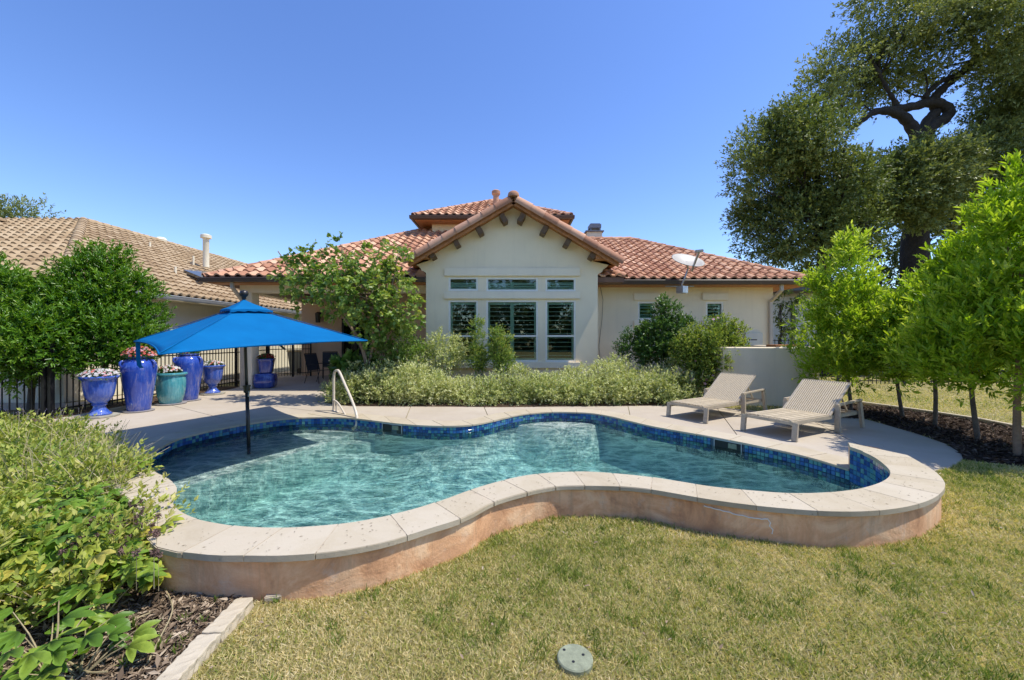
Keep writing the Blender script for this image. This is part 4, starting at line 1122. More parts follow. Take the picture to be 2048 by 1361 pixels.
# equipment panel on the right wall
x0, z0, x1, z1 = rect(1487, 666, 1521, 699, RW)
pn_ = B().box(((x0+x1)/2, RW-.06, (z0+z1)/2), (x1-x0, .12, z1-z0)).build('equipment_panel', 'panel_paint', house, bevel=.01)
q = gpt(1504, 680, RW-.121)
B().box((q.x+.06, q.y, q.z), (.19, .003, .03)).build('badge', 'black_metal', pn_)
B().lathe([(.022, 0), (.022, .002)], 10, (0, 0, 0)).build('badge_dot', 'black_metal', pn_)
dot = [o for o in pn_.children if o.name.startswith('badge_dot')][0]; dot.matrix_basis = Matrix.Translation((q.x-.075, q.y-.001, q.z)) @ Matrix.Rotation(PI/2, 4, 'X')
# wall lantern on the patio wall
lp = gpt(636, 636, PD-.16); b = B()
b.box((lp.x, PD-.01, lp.z+.1), (.10, .02, .24)); b.bar((lp.x, PD-.01, lp.z+.22), (lp.x, lp.y, lp.z+.22), .02, .02)
ln_ = b.build('wall_lantern', 'black_metal', house)
b = B(); b.lathe([(.03, .24), (.12, .18), (.125, .165)], 6, lp)
for k in range(6):
    an = PI*k/3; b.bar((lp.x+.085*math.cos(an), lp.y+.085*math.sin(an), lp.z-.17), (lp.x+.11*math.cos(an), lp.y+.11*math.sin(an), lp.z+.165), .012, .012)
b.lathe([(.09, -.19), (.09, -.17)], 6, lp); b.build('lantern_cage', 'black_metal', ln_)
B().lathe([(.075, -.17), (.095, .16)], 6, lp).build('lantern_glass', 'glass_dark', ln_)
# chimney behind the right ridge
ch = Vector((gpt(1188, 470, 17.6).x, 17.6, 0)); zc = lambda py: EYE+(HZ-py)/FPX*17.4
B().box((ch.x, 17.8, (4.6+zc(463))/2), (.66, .66, zc(463)-4.6)).build('chimney', 'stucco_trim', house)
b = B(); b.box((ch.x, 17.8, zc(462)), (.80, .80, .05)); b.box((ch.x+.06, 17.8, zc(450)), (.50, .50, .16)); b.box((ch.x+.06, 17.8, zc(445.5)), (.42, .42, .04))
for sx in (-1, 1):
    for sy in (-1, 1): b.box((ch.x+.06+sx*.2, 17.8+sy*.2, zc(458)), (.06, .06, .16))
b.build('chimney_cap', 'chimney_metal', house)
v = gpt(992, 405, 17.0)
b = B(); b.lathe([(.12, -1.0), (.12, .28), (.15, .30), (.18, .34), (.18, .46), (.13, .50)], 20, v); b.build('vent_pipe', 'terracotta_cap', roof, smooth=30)
# satellite dish bolted under the eave
dish = thing('satellite_dish', 'pale oval satellite dish on a bent mast at the right wing gutter', 'satellite dish', gpt(1362, 580, 11.75))
dc = gpt(1376, 521, 11.45); nrm = Vector((.12, -.62, .78)).normalized(); xa = Vector((1, 0, -.1)); xa = (xa-nrm*xa.dot(nrm)).normalized(); ya = nrm.cross(xa)
b = B(); nr, na = 8, 36
for i in range(nr+1):
    for j in range(na):
        r = i/nr; an = 2*PI*j/na; p = dc+xa*math.cos(an)*r*.475+ya*math.sin(an)*r*.37+nrm*(r*r*.075-.07); b.v.append(tuple(p))
for i in range(nr):
    for j in range(na): q = i*na+j; q2 = i*na+(j+1) % na; b.f.append((q, q2, q2+na, q+na))
do = b.build('reflector', 'dish', dish, smooth='all')
sm = do.modifiers.new('t', 'SOLIDIFY'); sm.thickness = .012
foot = gpt(1363, 572, 11.62)
b = B(); low = dc-nrm*.09-ya*.05
b.tube([foot+Vector((0, .1, -.05)), foot, gpt(1370, 555, 11.55), gpt(1376, 538, 11.56), low], .024, 8); b.build('mast', 'galv', dish, smooth=30)
lnb = gpt(1398, 504, 10.95)
B().bar(gpt(1383, 543, 11.35), lnb, .045, .045).build('feed_arm', 'galv', dish)
B().bar(lnb+Vector((-.1, 0, .01)), lnb+Vector((.11, 0, .03)), .09, .07).build('receiver', 'dish', dish, bevel=.01)
b = B(); b.box(gpt(1364, 580, 11.72), (.24, .24, .20), Matrix.Rotation(.5, 3, 'Z')); b.bar(gpt(1330, 573, 12.0), gpt(1388, 573, 12.0), .06, .03); b.build('bracket', 'galv', dish, bevel=.01)

# ---------------------------------------------------------------- neighbour on the left
nb_ = thing('neighbour_house', 'tan tiled neighbouring house beyond the iron fence behind the left shrubs', 'house', (-14, 14, 0))
nroof = bpy.data.objects.new('roof', None); COL.objects.link(nroof); attach(nroof, nb_)
TN = Tiler(nroof, 'tan_tile', 300)
PITCH = .5; KS = math.hypot(1, PITCH)
NZ = 2.75
n0 = Vector((-10.0, 8.9, NZ)); rh = 6.65; nlen = 25
apex = Vector((-16.65, 15.55, NZ+PITCH*rh)); back = Vector((-16.65, 30, NZ+PITCH*rh)); lend = Vector((-22.0, 17.4, apex.z-.12))
fl = Vector((-25.0, 8.9, NZ))
b = B(); b.add([n0, apex, back, Vector((-10, 36.5, NZ)), lend, fl, Vector((-25, 20, NZ))], [(0, 3, 2, 1), (0, 1, 4, 5), (1, 2, 6, 4)])
b.build('roof_deck', 'roof_under', nroof)
visN = lambda p: 200/(p.y**2)*(1 if p.x > -16 and (1024+p.x/p.y*800) > 150 and (HZ-(p.z-1.5)/p.y*800) < 620 else .2)
TN.plane(n0, (0, 1, 0), slope((-1, 0)), [(0, 0), (27.6, 0), (21.1, rh*KS), (rh, rh*KS)], visN)
fw = Vector((0, 1, 0)); fu = (apex-Vector((apex.x, 8.9, NZ))).normalized()
TN.plane(fl, (1, 0, 0), fu, [(0, 0), (15, 0), (8.35, rh*KS), (3.0, rh*KS*1.0)], lambda p: visN(p)*1.0)
# second hip further left
g0 = Vector((-19.4, 11.5, 5.0))
TN2p = [(0, 0), (9, 0), (9, 5.2), (3.5, 5.2)]
b = B(); a1 = V(44, 452.5, 15.2); a2 = V(-60, 430, 14.0); a3 = V(-60, 560, 10.0); a4 = V(10, 505, 12.3)
b.add([a1, a2, a3, a4], [(0, 1, 2, 3)]); b.build('roof_deck', 'tan_tile', nroof)
TN.done()
caps(cap_tan, n0+Vector((0, 0, .03)), apex, nroof, .42, .04); caps(cap_tan, back, apex, nroof, .45, .03); caps(cap_tan, lend, apex, nroof, .45, .03); caps(cap_tan, a2, a1, nroof, .45, .02); caps(cap_tan, a4, a1, nroof, .45, -.04)
B().box((-10.55, 20.6, 1.35), (.25, 22.6, 2.7)).build('wall', 'neigh_wall', nb_)
B().box((-17.5, 9.45, 1.35), (14, .25, 2.7)).build('wall', 'neigh_white', nb_)
B().box((-17.5, 9.32, .18), (14.05, .06, .36)).build('plinth', 'neigh_wall', nb_)
gutter((-9.96, 9.0, NZ-.07), (-9.96, 30, NZ-.07), 'gutter_grey', parent=nb_); gutter((-10, 8.87, NZ-.07), (-22, 8.87, NZ-.07), 'gutter_grey', parent=nb_)
B().box((-10.25, 20, NZ-.12), (.45, 22, .02)).build('soffit', 'neigh_wall', nb_)
v = V(412, 512, 17.2); b = B(); b.lathe([(.115, -.5), (.115, .72), (.12, .73), (.20, .75), (.20, .88), (.11, .92)], 20, v); b.build('vent_pipe', 'neigh_wall', nroof, smooth=30)
for px, py, d in ((322, 481, 19.0),):
    B().lathe([(.22, 0), (.24, .1), (.15, .2)], 14, V(px, py+3, d)).build('roof_vent', 'neigh_wall', nroof, smooth=30)
for px, py, d in ((300, 494, 16.4), (387, 521, 17), (351, 544, 14.2)):
    B().lathe([(.035, -.2), (.035, .18)], 10, V(px, py, d)).build('plumbing_vent', 'neigh_wall', nroof)
sk = [V(367, 540, 14.8), V(404, 555, 14.2), V(420, 546, 15.3), V(385, 538, 16)]
up_ = Vector((0, 0, .1)); b = B(); b.add(sk+[p-up_ for p in sk], [(0, 1, 2, 3), (7, 6, 5, 4), (0, 4, 5, 1), (1, 5, 6, 2), (2, 6, 7, 3), (3, 7, 4, 0)]); b.build('skylight', 'glass_dark', nroof)
b = B(); b.tube([(-10.6, 9.25, 2.6), (-10.6, 9.2, .35), (-10.75, 9.1, .12)], .045, 8); b.build('downspout', 'neigh_white', nb_)
structure(sheet('neighbour_path', [(-16, 8.35), (-9.6, 8.35), (-9.3, 20), (-10.3, 20), (-10.3, 9.3), (-16, 9.3)], -.004, 'deck'))
# ---------------------------------------------------------------- neighbour on the right
PITCH = .42; KS = math.hypot(1, PITCH)
nr_ = thing('neighbour_house_beyond_wall', 'pale neighbouring house with grey gutter seen between the right wing corner and the trees', 'house', (13, 20, 0))
y = 18.0; xw0 = V(1548, 0, y).x; xw1 = V(1900, 0, y).x; zr = EYE+(HZ-586)/FPX*y
B().box(((xw0-1.5+xw1)/2, y+.12, zr/2), (xw1-xw0+1.5, .25, zr)).build('wall', 'neigh_white', nr_)
b = B(); b.add([(xw0-2, y-.4, zr+.02), (xw1+.4, y-.4, zr+.02), (xw1-2.5, y+4, zr+.9), (xw0-1, y+4, zr+.9)], [(0, 1, 2, 3)]); b.build('roof', 'tan_tile', nr_)
gutter((xw0-2, y-.4, zr-.02), (xw1+.4, y-.4, zr-.02), 'gutter', parent=nr_)
pipe([(V(1589, 0, y).x, y-.4, zr-.05), (V(1589, 0, y).x, y-.4, zr-.2), (V(1584, 0, y).x, y-.06, zr-.6), (V(1584, 0, y).x, y-.06, .1)], .12, 'gutter', nr_)
# ---------------------------------------------------------------- umbrella
O_ = Vector((-4.07, 6.18, 0))
um = thing('patio_umbrella', 'bright blue rectangular canvas umbrella standing in the shallow end of the pool', 'umbrella', G(497, 888, ZW)+Vector((0, 0, -.16)))
cB = Vector((-3.69, 4.18, 1.335)); cA = Vector((-5.80, 6.14, 1.455)); cC = Vector((-2.46, 6.80, 1.462)); cF = Vector((-4.57, 8.76, 1.585))
apx = Vector((-4.29, 6.40, 2.02))
def canopy(cs, ap, nseg=14, sag=.035, edge_in=.05, thick=.0):
    b = B()
    for q in range(4):
        c0, c1 = cs[q], cs[(q+1) % 4]; grid = []
        mid = (c0+c1)/2
        for i in range(nseg+1):
            t = i/nseg; row = []
            for j in range(nseg+1):
                s = j/nseg; e = c0.lerp(c1, s)+(ap-mid)*edge_in*4*s*(1-s)
                p = ap.lerp(e, t); wob = 4*s*(1-s)
                p.z += -sag*wob*math.sin(t*PI*.75)*.8-.012*math.sin(t*PI)*(1-wob)+.006*math.sin(9*t+14*s+q)*t
                row.append(p)
            grid.append(row)
        k = len(b.v)
        for row in grid: b.v += [tuple(p) for p in row]
        n = nseg+1
        for i in range(nseg):
            for j in range(nseg): a = k+i*n+j; b.f.append((a, a+n, a+n+1, a+1))
    return b
cs = [cA, cB, cC, cF]
b = canopy(cs, apx); o = b.build('canopy', 'canvas', um, smooth=30)
bm = bmesh.new(); bm.from_mesh(o.data); bmesh.ops.remove_doubles(bm, verts=bm.verts, dist=.002); bmesh.ops.recalc_face_normals(bm, faces=bm.faces); bm.to_mesh(o.data); bm.free()
o.data.polygons.foreach_set('use_smooth', [True]*len(o.data.polygons)); o.data.set_sharp_from_angle(angle=math.radians(9))
s_ = o.modifiers.new('t', 'SOLIDIFY'); s_.thickness = .004
# hem band
for c0, c1 in zip(cs, cs[1:]+cs[:1]):
    mid = (c0+c1)/2; pts = [c0.lerp(c1, k/14)+(apx-mid)*.05*4*(k/14)*(1-k/14) for k in range(15)]
    b = B(); b.tube([p-Vector((0, 0, .004)) for p in pts], .009, 6); b.build('hem', 'canvas', um, smooth='all')
for c in cs:
    pts = [Vector(apx.lerp(c, k/10))+Vector((0, 0, .004+.006*0)) for k in range(11)]; B().tube(pts, .0055, 5).build('seam', 'canvas', um, smooth='all')
# vent cap
vcs = [apx.lerp(c, .225)+Vector((0, 0, .055)) for c in cs]; vap = apx+Vector((0, 0, .105))
b = canopy(vcs, vap, 10, .02, .10); o = b.build('vent_cap', 'canvas', um, smooth=30)
s_ = o.modifiers.new('t', 'SOLIDIFY'); s_.thickness = .004
for c0, c1 in zip(vcs, vcs[1:]+vcs[:1]):
    b = B(); n = 12; mid = (c0+c1)/2
    for k in range(n+1):
        t = k/n; p = c0.lerp(c1, t)+(vap-mid)*.10*4*t*(1-t); b.v += [tuple(p), tuple(p-Vector((0, 0, .035+.008*math.sin(k*2.1))))]
    b.f = [(2*k, 2*k+2, 2*k+3, 2*k+1) for k in range(n)]; b.build('vent_flap', 'canvas', um)
pole_b = V(498, 888, 6.18); pole_b.z = -.29; pole_t = apx+Vector((0, 0, .06))
j_ = pole_b.lerp(pole_t, .42)
B().tube([pole_b, j_], .026, 14).build('lower_pole', 'dark_bronze', um, smooth='all'); B().tube([j_, pole_t], .022, 14).build('upper_pole', 'dark_bronze', um, smooth='all')
B().lathe([(.03, -.06), (.045, -.05), (.045, .03), (.055, .035), (.055, .06), (.03, .065)], 16, j_).build('collar', 'dark_bronze', um, smooth=30)
B().bar(j_+Vector((.05, -.02, -.03)), j_+Vector((.045, -.03, -.12)), .022, .012).build('crank', 'dish', um, bevel=.003)
hub = pole_b.lerp(pole_t, .80)
B().lathe([(.05, -.04), (.06, -.02), (.06, .02), (.035, .05)], 14, hub).build('hub', 'dark_bronze', um, smooth=30)
for c in cs+[(cs[i]+cs[(i+1) % 4])/2+(apx-(cs[i]+cs[(i+1) % 4])/2)*.06 for i in range(4)]:
    b = B(); b.bar(apx-Vector((0, 0, .12)), c-Vector((0, 0, .02 if c in cs else .09)), .018, .022); r_ = b.build('rib', 'dark_bronze', um)
    m_ = apx.lerp(c, .5)-Vector((0, 0, .08)); B().bar(hub, m_, .014, .016).build('strut', 'dark_bronze', r_)
B().lathe([(.02, 0), (.035, .02), (.03, .04), (.055, .06), (.066, .095), (.05, .135), (.0, .15)], 18, vap-Vector((0, 0, .005))).build('finial', 'dark_bronze', um, smooth='all')
# tie strap hanging from the left corner
b = B(); base = cA+Vector((.08, -.02, -.01)); pts = [base, base+Vector((.0, 0, -.14)), base+Vector((.005, .0, -.27)), base+Vector((.02, 0, -.36)), base+Vector((.055, 0, -.40))]
for k, p in enumerate(pts): b.v += [tuple(p-Vector((.03, .005, 0))), tuple(p+Vector((.03, .005, 0)))]
b.f = [(2*k, 2*k+1, 2*k+3, 2*k+2) for k in range(len(pts)-1)]; o = b.build('tie_strap', 'canvas', um)
s_ = o.modifiers.new('t', 'SOLIDIFY'); s_.thickness = .004

# ---------------------------------------------------------------- loungers
def lounger(label, loc, ang):
    t = thing('sun_lounger', label, 'sun lounger', loc, math.radians(ang), 'woven strap loungers on the deck'); P = dict(parent=t, local=True)
    W = .385
    for s in (-1, 1):
        B().bar((.0, s*W, 0), (.03, s*W, .265), .045, .075).build('leg', 'lounge_frame', bevel=.005, **P)
        B().bar((1.20, s*W, 0), (1.19, s*W, .43), .045, .075).build('leg', 'lounge_frame', bevel=.005, **P)
        B().bar((2.00, s*W, 0), (1.90, s*W, .44), .045, .08).build('leg', 'lounge_frame', bevel=.005, **P)
        B().bar((1.16, s*W, .435), (1.95, s*W, .47), .05, .035).build('armrest', 'lounge_frame', bevel=.006, **P)
        B().bar((.0, s*(W-.045), .25), (1.93, s*(W-.045), .25), .035, .06).build('side_rail', 'lounge_frame', bevel=.004, **P)
    for x in (.03, 1.02, 1.93): B().bar((x, -W+.06, .25), (x, W-.06, .25), .05, .045).build('cross_rail', 'lounge_frame', bevel=.004, **P)
    # seat: frame with woven straps running across
    for s in (-1, 1): B().bar((.0, s*.325, .285), (1.02, s*.325, .285), .025, .02).build('seat_frame', 'lounge_frame', bevel=.003, **P)
    me = None
    b = B(); b.box((0, 0, 0), (.98, .0145, .013)); me = b.mesh('seat_strap'); me.materials.append(M['lounge_strap'])
    wt = wm(t)
    n = 27
    for i in range(n):
        y = -.31+.62*i/(n-1); inst(me, 'seat_strap', wt @ Matrix.Translation((.52, y, .288+.004*math.sin(i*2.3))), t)
    # back, hinged at x=1.03
    a = math.radians(37); ca, sa = math.cos(a), math.sin(a); hx, hz = 1.04, .27; LB = .80
    def bp(u, y, h=0): return (hx+u*ca-h*sa, y, hz+u*sa+h*ca)
    for s in (-1, 1): B().bar(bp(0, s*.345), bp(LB, s*.345), .035, .028, up=(-sa, 0, ca)).build('back_frame', 'lounge_frame', bevel=.004, **P)
    for u in (0.0, LB): B().bar(bp(u, -.36), bp(u, .36), .035, .03).build('back_rail', 'lounge_frame', bevel=.004, **P)
    b = B(); b.box((0, 0, 0), (LB-.02, .018, .015)); me2 = b.mesh('back_strap'); me2.materials.append(M['lounge_strap'])
    Rm = Matrix.Rotation(-a, 4, 'Y'); n = 21
    for i in range(n):
        y = -.315+.63*i/(n-1); p = bp(LB/2, y, .012); inst(me2, 'back_strap', wt @ Matrix.Translation(p) @ Rm, t)
    # cross weave that closes the back except for the open ends
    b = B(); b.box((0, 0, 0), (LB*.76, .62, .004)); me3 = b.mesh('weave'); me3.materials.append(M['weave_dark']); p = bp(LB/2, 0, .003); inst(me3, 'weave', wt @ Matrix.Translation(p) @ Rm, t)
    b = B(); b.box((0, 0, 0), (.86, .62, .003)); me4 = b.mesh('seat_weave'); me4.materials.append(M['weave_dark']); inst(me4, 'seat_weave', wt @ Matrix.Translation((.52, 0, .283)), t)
    for s in (-1, 1): B().bar(bp(.52, s*.30, -.02), (1.72, s*.30, .26), .02, .02).build('back_strut', 'lounge_frame', **P)
    B().bar((1.72, -.31, .255), (1.72, .31, .255), .02, .02).build('strut_bar', 'lounge_frame', **P)
    return t
def lounge_loc(fr, ang, W=.385):       # origin: middle of the foot end; fr: surveyed foot of the right front leg
    a = math.radians(ang); return Vector((fr.x-math.sin(a)*W, fr.y+math.cos(a)*W, .003))
f1 = G(1589, 884); f2 = G(1411, 847.5)
lounger('taupe woven sun lounger near the corner of the raised coping, dappled by the trees', lounge_loc(f1, 27), 27)
lounger('taupe woven sun lounger next to the salvia hedge and low wall', lounge_loc(f2, 31), 31)

# ---------------------------------------------------------------- pots
def flowers(name, label, c, r, h, n, cols, cat='flowers', group='flowers planted in the glazed pots', lf='lf_hib'):
    t = thing(name, label, cat, c, 0, group)
    m = int(220*n); P = np.array(c)[None]+rdir(m)*np.array([r, r, h])*(rng.random((m, 1))**.4); P[:, 2] = np.maximum(P[:, 2], c[2]-.02)
    D = vnorm(rdir(m)+np.array([0, 0, .5])); tone = rng.random(m)*.6+.3*(P[:, 2]-c[2])/h
    mesh_arrays('foliage', [leaf_arrays(P, D, rdir(m), .055, .03, OVAL, np.clip(tone, 0, 1))], lf, t)
    for mat, k in cols:
        k = int(k*n); d = rdir(k); d[:, 2] = np.abs(d[:, 2])*1.1+.15; d = vnorm(d); Q = np.array(c)[None]+d*np.array([r*1.02, r*1.02, h*1.05])*(.85+.2*rng.random((k, 1)))
        N = vnorm(d*.7+rdir(k)*.3+np.array([0, -.4, .5])); X = vnorm(np.cross(N, rdir(k)))
        mesh_arrays('blossoms', [leaf_arrays(Q, X, N, .058, .058, PETALS, rng.random(k))], mat, t)
    return t
def glazed(name, label, c, prof, mat, handles=None, rib=0, ribn=0, square=0, rot=0, soil=None, group='glazed pots lined up along the iron fence', rim_r=None):
    t = thing(name, label, 'planter', c, rot, group)
    b = B(); b.lathe(prof, 64 if rib else 48, (0, 0, 0), square, rib, ribn); b.build('body', mat, t, smooth=35, local=True)
    if soil: B().lathe([(soil[0], soil[1]-.02), (soil[0], soil[1])], 28).build('soil', 'soil', t, local=True)
    if handles:
        for an in handles[0]:
            a = math.radians(an); ca, sa = math.cos(a), math.sin(a); r0, z0, rr = handles[1]
            pts = [Vector(((r0+dr)*ca, (r0+dr)*sa, z0+dz)) for dr, dz in ((-.03, .065), (.018, .07), (.05, .045), (.055, .0), (.03, -.045), (-.02, -.06))]
            B().tube(pts, [.026, .024, .022, .021, .02, .016], 9).build('handle', mat, t, smooth='all', local=True)
    return t
def inner_rim(prof, ri, zi): return prof+[(prof[-1][0]-.035, prof[-1][1]), (ri, zi)]
urn_prof = [(.175, 0), (.18, .02), (.135, .06), (.095, .12), (.085, .17), (.105, .185), (.115, .20), (.10, .215), (.12, .24), (.175, .30), (.205, .38), (.222, .48), (.232, .58), (.238, .665), (.275, .70), (.285, .72), (.275, .742), (.235, .742), (.22, .69)]
def place(px, py): p = G(px, py); p.z = 0; return p
pu1 = place(199, 834)
for nm, pp, lab in (('u1', pu1, 'grey octagonal plinth under the larger footed urn beside the lavender bed'), ('u2', place(425, 789), 'grey octagonal plinth under the footed urn closest to the patio pillar')):
    o = B().lathe([(.29, .0), (.29, .035)], 8, pp+Vector((0, 0, .002))).build('plinth', 'plinth', None, bevel=.006); tag(o, lab, 'plinth', 'flat bases under the pots')
zz = Vector((0, 0, .04))
glazed('footed_urn', 'cobalt footed urn with flared rim at the near end of the pot row', pu1+zz, urn_prof, 'glaze_blue', rib=.012, ribn=22, soil=(.235, .70))
glazed('footed_urn', 'cobalt footed urn with flared rim at the far end of the pot row', place(425, 789)+zz, urn_prof, 'glaze_blue', rib=.012, ribn=22, soil=(.235, .70))
jar_prof = [(.175, 0), (.19, .03), (.20, .14), (.225, .34), (.262, .58), (.285, .78), (.290, .88), (.272, .97), (.225, 1.035), (.19, 1.05), (.185, 1.065), (.215, 1.075), (.22, 1.095), (.205, 1.105), (.17, 1.10), (.165, 1.04)]
for px, py, lab, lab2 in ((278, 823, 'tall cobalt jar with small lug handles between the near urn and the turquoise pot', 'round grey saucer under the nearer tall cobalt jar'),
                    (377, 801.5, 'tall cobalt jar with small lug handles behind the turquoise pot', 'round grey saucer under the tall cobalt jar behind the turquoise pot')):
    p = place(px, py); tag(B().lathe([(.235, 0), (.25, .012), (.25, .022), (.22, .024)], 36, p+Vector((0, 0, .002))).build('saucer', 'saucer', None, smooth=30), lab2, 'saucer', 'flat bases under the pots')
    a0 = math.degrees(math.atan2(-p.y, -p.x))
    glazed('tall_jar', lab, p+Vector((0, 0, .026)), jar_prof, 'glaze_jar', handles=((a0-62, a0+48, a0+160), (.262, .945, 0)), soil=(.165, 1.07))
p = place(342, 808.5)
tag(B().lathe([(.27, 0), (.29, .012), (.29, .024), (.25, .026)], 36, p+Vector((0, 0, .002))).build('saucer', 'saucer', None, smooth=30), 'round grey saucer under the turquoise pot', 'saucer', 'flat bases under the pots')
glazed('round_pot', 'wide turquoise glazed pot between the two tall cobalt jars', p+Vector((0, 0, .028)), [(.19, 0), (.205, .02), (.245, .16), (.27, .34), (.275, .50), (.265, .60), (.262, .625), (.29, .635), (.302, .655), (.30, .68), (.285, .69), (.24, .685), (.235, .63)], 'glaze_teal', soil=(.24, .65))
flowers('periwinkles', 'white and coral periwinkles filling the nearer footed urn', pu1+Vector((0, 0, .76)), .28, .15, 5, [('petal_white', 34), ('petal_red', 3), ('petal_pink', 6)])
flowers('periwinkles', 'white periwinkles with a red bloom in the far footed urn', place(425, 789)+Vector((0, 0, .76)), .25, .14, 4, [('petal_white', 26), ('petal_red', 5)])
flowers('geraniums', 'coral red flowers on top of the nearer tall cobalt jar', place(278, 823)+Vector((0, 0, 1.12)), .27, .20, 5, [('petal_red', 22), ('petal_pink', 12)])
flowers('geraniums', 'leafy flowers on the farther tall cobalt jar just under the umbrella edge', place(377, 801.5)+Vector((0, 0, 1.12)), .22, .12, 4, [('petal_red', 8), ('petal_white', 6)])
flowers('periwinkles', 'white and pink periwinkles in the turquoise pot', place(336, 808.5)+Vector((0, 0, .72)), .235, .15, 4, [('petal_white', 28), ('petal_red', 5), ('petal_pink', 5)])
cube = [(.20, 0), (.24, .015), (.27, .06), (.285, .22), (.27, .38), (.24, .43), (.20, .445), (.17, .445), (.16, .40)]
pc = G(527, 778)+Vector((-.10, .27, 0))
glazed('cube_planter', 'squat dark blue square pot on the patio floor beside the pillar', pc+Vector((0, 0, .002)), cube, 'glaze_deep', square=5, rot=.25, group='stacked dark blue pots beside the pillar')
cube2 = [(.13, 0), (.16, .015), (.17, .06), (.205, .34), (.215, .40), (.225, .415), (.22, .43), (.19, .43), (.18, .38)]
glazed('cube_planter', 'tapered dark blue square pot standing on top of the squat pot', pc+Vector((.02, 0, .452)), cube2, 'glaze_deep', square=5, rot=.35, soil=(.17, .40), group='stacked dark blue pots beside the pillar')
flowers('geraniums', 'dark red flowers in the upper dark blue pot beside the pillar', pc+Vector((.02, 0, .90)), .22, .13, 4, [('petal_darkred', 30)], group=None)
# stone curb along the fence side of the deck
cb_pts = [G(92, 853), G(150, 840), G(205, 829), G(255, 819), G(300, 812)]
CL = ['behind the lavender spikes, at the left end of the curb', 'just short of the near urn plinth', 'between the near urn and the first tall jar', 'behind the first tall jar']
for (a, c), cl_ in zip(zip(cb_pts, cb_pts[1:]), CL):
    o = B().bar(a+Vector((-.06, .02, .03)), c+Vector((-.06, -.02, .03)), .13, .07).build('edging_stone', 'limestone', None, bevel=.01)
    tag(o, 'low pale curb stone '+cl_, 'edging', 'curb stones along the left fence')

# ---------------------------------------------------------------- iron fences
def fence(name, label, pts, h=1.28, sp=.115, z0=.03, group=None, post_every=2.0, pr=.009):
    t = thing(name, label, 'fence', pts[0], 0, group)
    b = B(); b.box((0, 0, h/2+z0), (pr*1.8, pr*1.8, h-z0)); me = b.mesh('picket'); me.materials.append(M['black_metal'])
    b = B(); b.box((0, 0, h/2+.05), (.062, .062, h+.1)); b.box((0, 0, h+.11), (.075, .075, .02)); mp = b.mesh('post'); mp.materials.append(M['black_metal'])
    for a, c in zip(pts, pts[1:]):
        a, c = Vector(a), Vector(c); ln = (c-a).length; d = (c-a).normalized(); R = Matrix.Rotation(math.atan2(d.y, d.x), 4, 'Z')
        for z in (h-.04, h-.22, .14): B().bar(a+Vector((0, 0, z)), c+Vector((0, 0, z)), .028, .03).build('rail', 'black_metal', t)
        n = int(ln/sp)
        for i in range(n): inst(me, 'picket', Matrix.Translation(a+d*(i+.5)*sp) @ R, t)
        k = max(1, round(ln/post_every))
        for i in range(k+1): inst(mp, 'post', Matrix.Translation(a+d*ln*i/k) @ R, t)
    return t
P1 = G(88, 836); P1.z = 0
fence('iron_fence', 'black iron picket fence behind the row of glazed pots', [(-13.2, 7.1, 0), P1], sp=.125, group='black iron fences')
fence('iron_fence', 'black iron picket fence running from the shrubs back to the patio pillar', [P1+Vector((.09, .03, 0)), (-8.72, 9.2, 0), (-8.62, 12.5, 0), (-9.2, 15.0, 0)], sp=.11, group='black iron fences')
fence('iron_gate', 'black iron gate closing the gap behind the stacked blue pots', [(-9.15, 15.02, 0), (-8.55, 15.6, 0), (-8.0, 15.9, 0)], h=1.3, sp=.10, post_every=.8, group='black iron fences')
fence('iron_fence', 'black iron fence seen over the low wall at the house corner', [(8.3, 15.5, 0), (14.5, 15.5, 0)], h=1.45, sp=.13, group='black iron fences')
fence('iron_fence', 'low black iron fence far behind the bright green trees', [(10.5, 12.9, 0), (22, 11.5, 0)], h=.55, sp=.12, group='black iron fences')
# ---------------------------------------------------------------- low curved wall
lw = []
for px, py in ((1462, 812), (1490, 813), (1515, 814), (1545, 814.5), (1575, 815), (1600, 816)):
    lw.append(G(px, py)+Vector((0, .30, 0)))
lw += [Vector((6.75, 8.95, 0)), Vector((7.0, 9.6, 0)), Vector((7.1, 10.6, 0)), Vector((7.3, 12.2, 0))]
lw = [Vector((4.95, 9.9, 0))]+lw
b = B(); top = 1.30; pts = smooth([(p.x, p.y) for p in lw], .15)
for i, p in enumerate(pts):
    t = (pts[min(i+1, len(pts)-1)]-pts[max(i-1, 0)]).normalized(); n_ = Vector((t.y, -t.x))*.10
    b.v += [(p.x+n_.x, p.y+n_.y, -.05), (p.x+n_.x, p.y+n_.y, top-.02), (p.x+n_.x*.8, p.y+n_.y*.8, top), (p.x-n_.x*.8, p.y-n_.y*.8, top), (p.x-n_.x, p.y-n_.y, top-.02), (p.x-n_.x, p.y-n_.y, -.05)]
for i in range(len(pts)-1):
    for k in range(6): a = i*6+k; c = i*6+(k+1) % 6; b.f.append((a, c, c+6, a+6))
b.f.append((0, 1, 2, 3, 4, 5)); m = len(b.v); b.f.append(tuple(range(m-1, m-7, -1)))
o = b.build('low_wall', 'stucco_low', None, smooth=40); tag(o, 'low curved cream stucco wall behind the loungers', 'wall')
bm = bmesh.new(); bm.from_mesh(o.data); bmesh.ops.recalc_face_normals(bm, faces=bm.faces); bm.to_mesh(o.data); bm.free()
o = B().box(V(1557, 692, 10.6)+Vector((.1, 0, -.55)), (.62, .4, 1.16)).build('storage_box', 'wood', None, bevel=.01); tag(o, 'reddish brown wooden box showing over the top of the low wall', 'box')

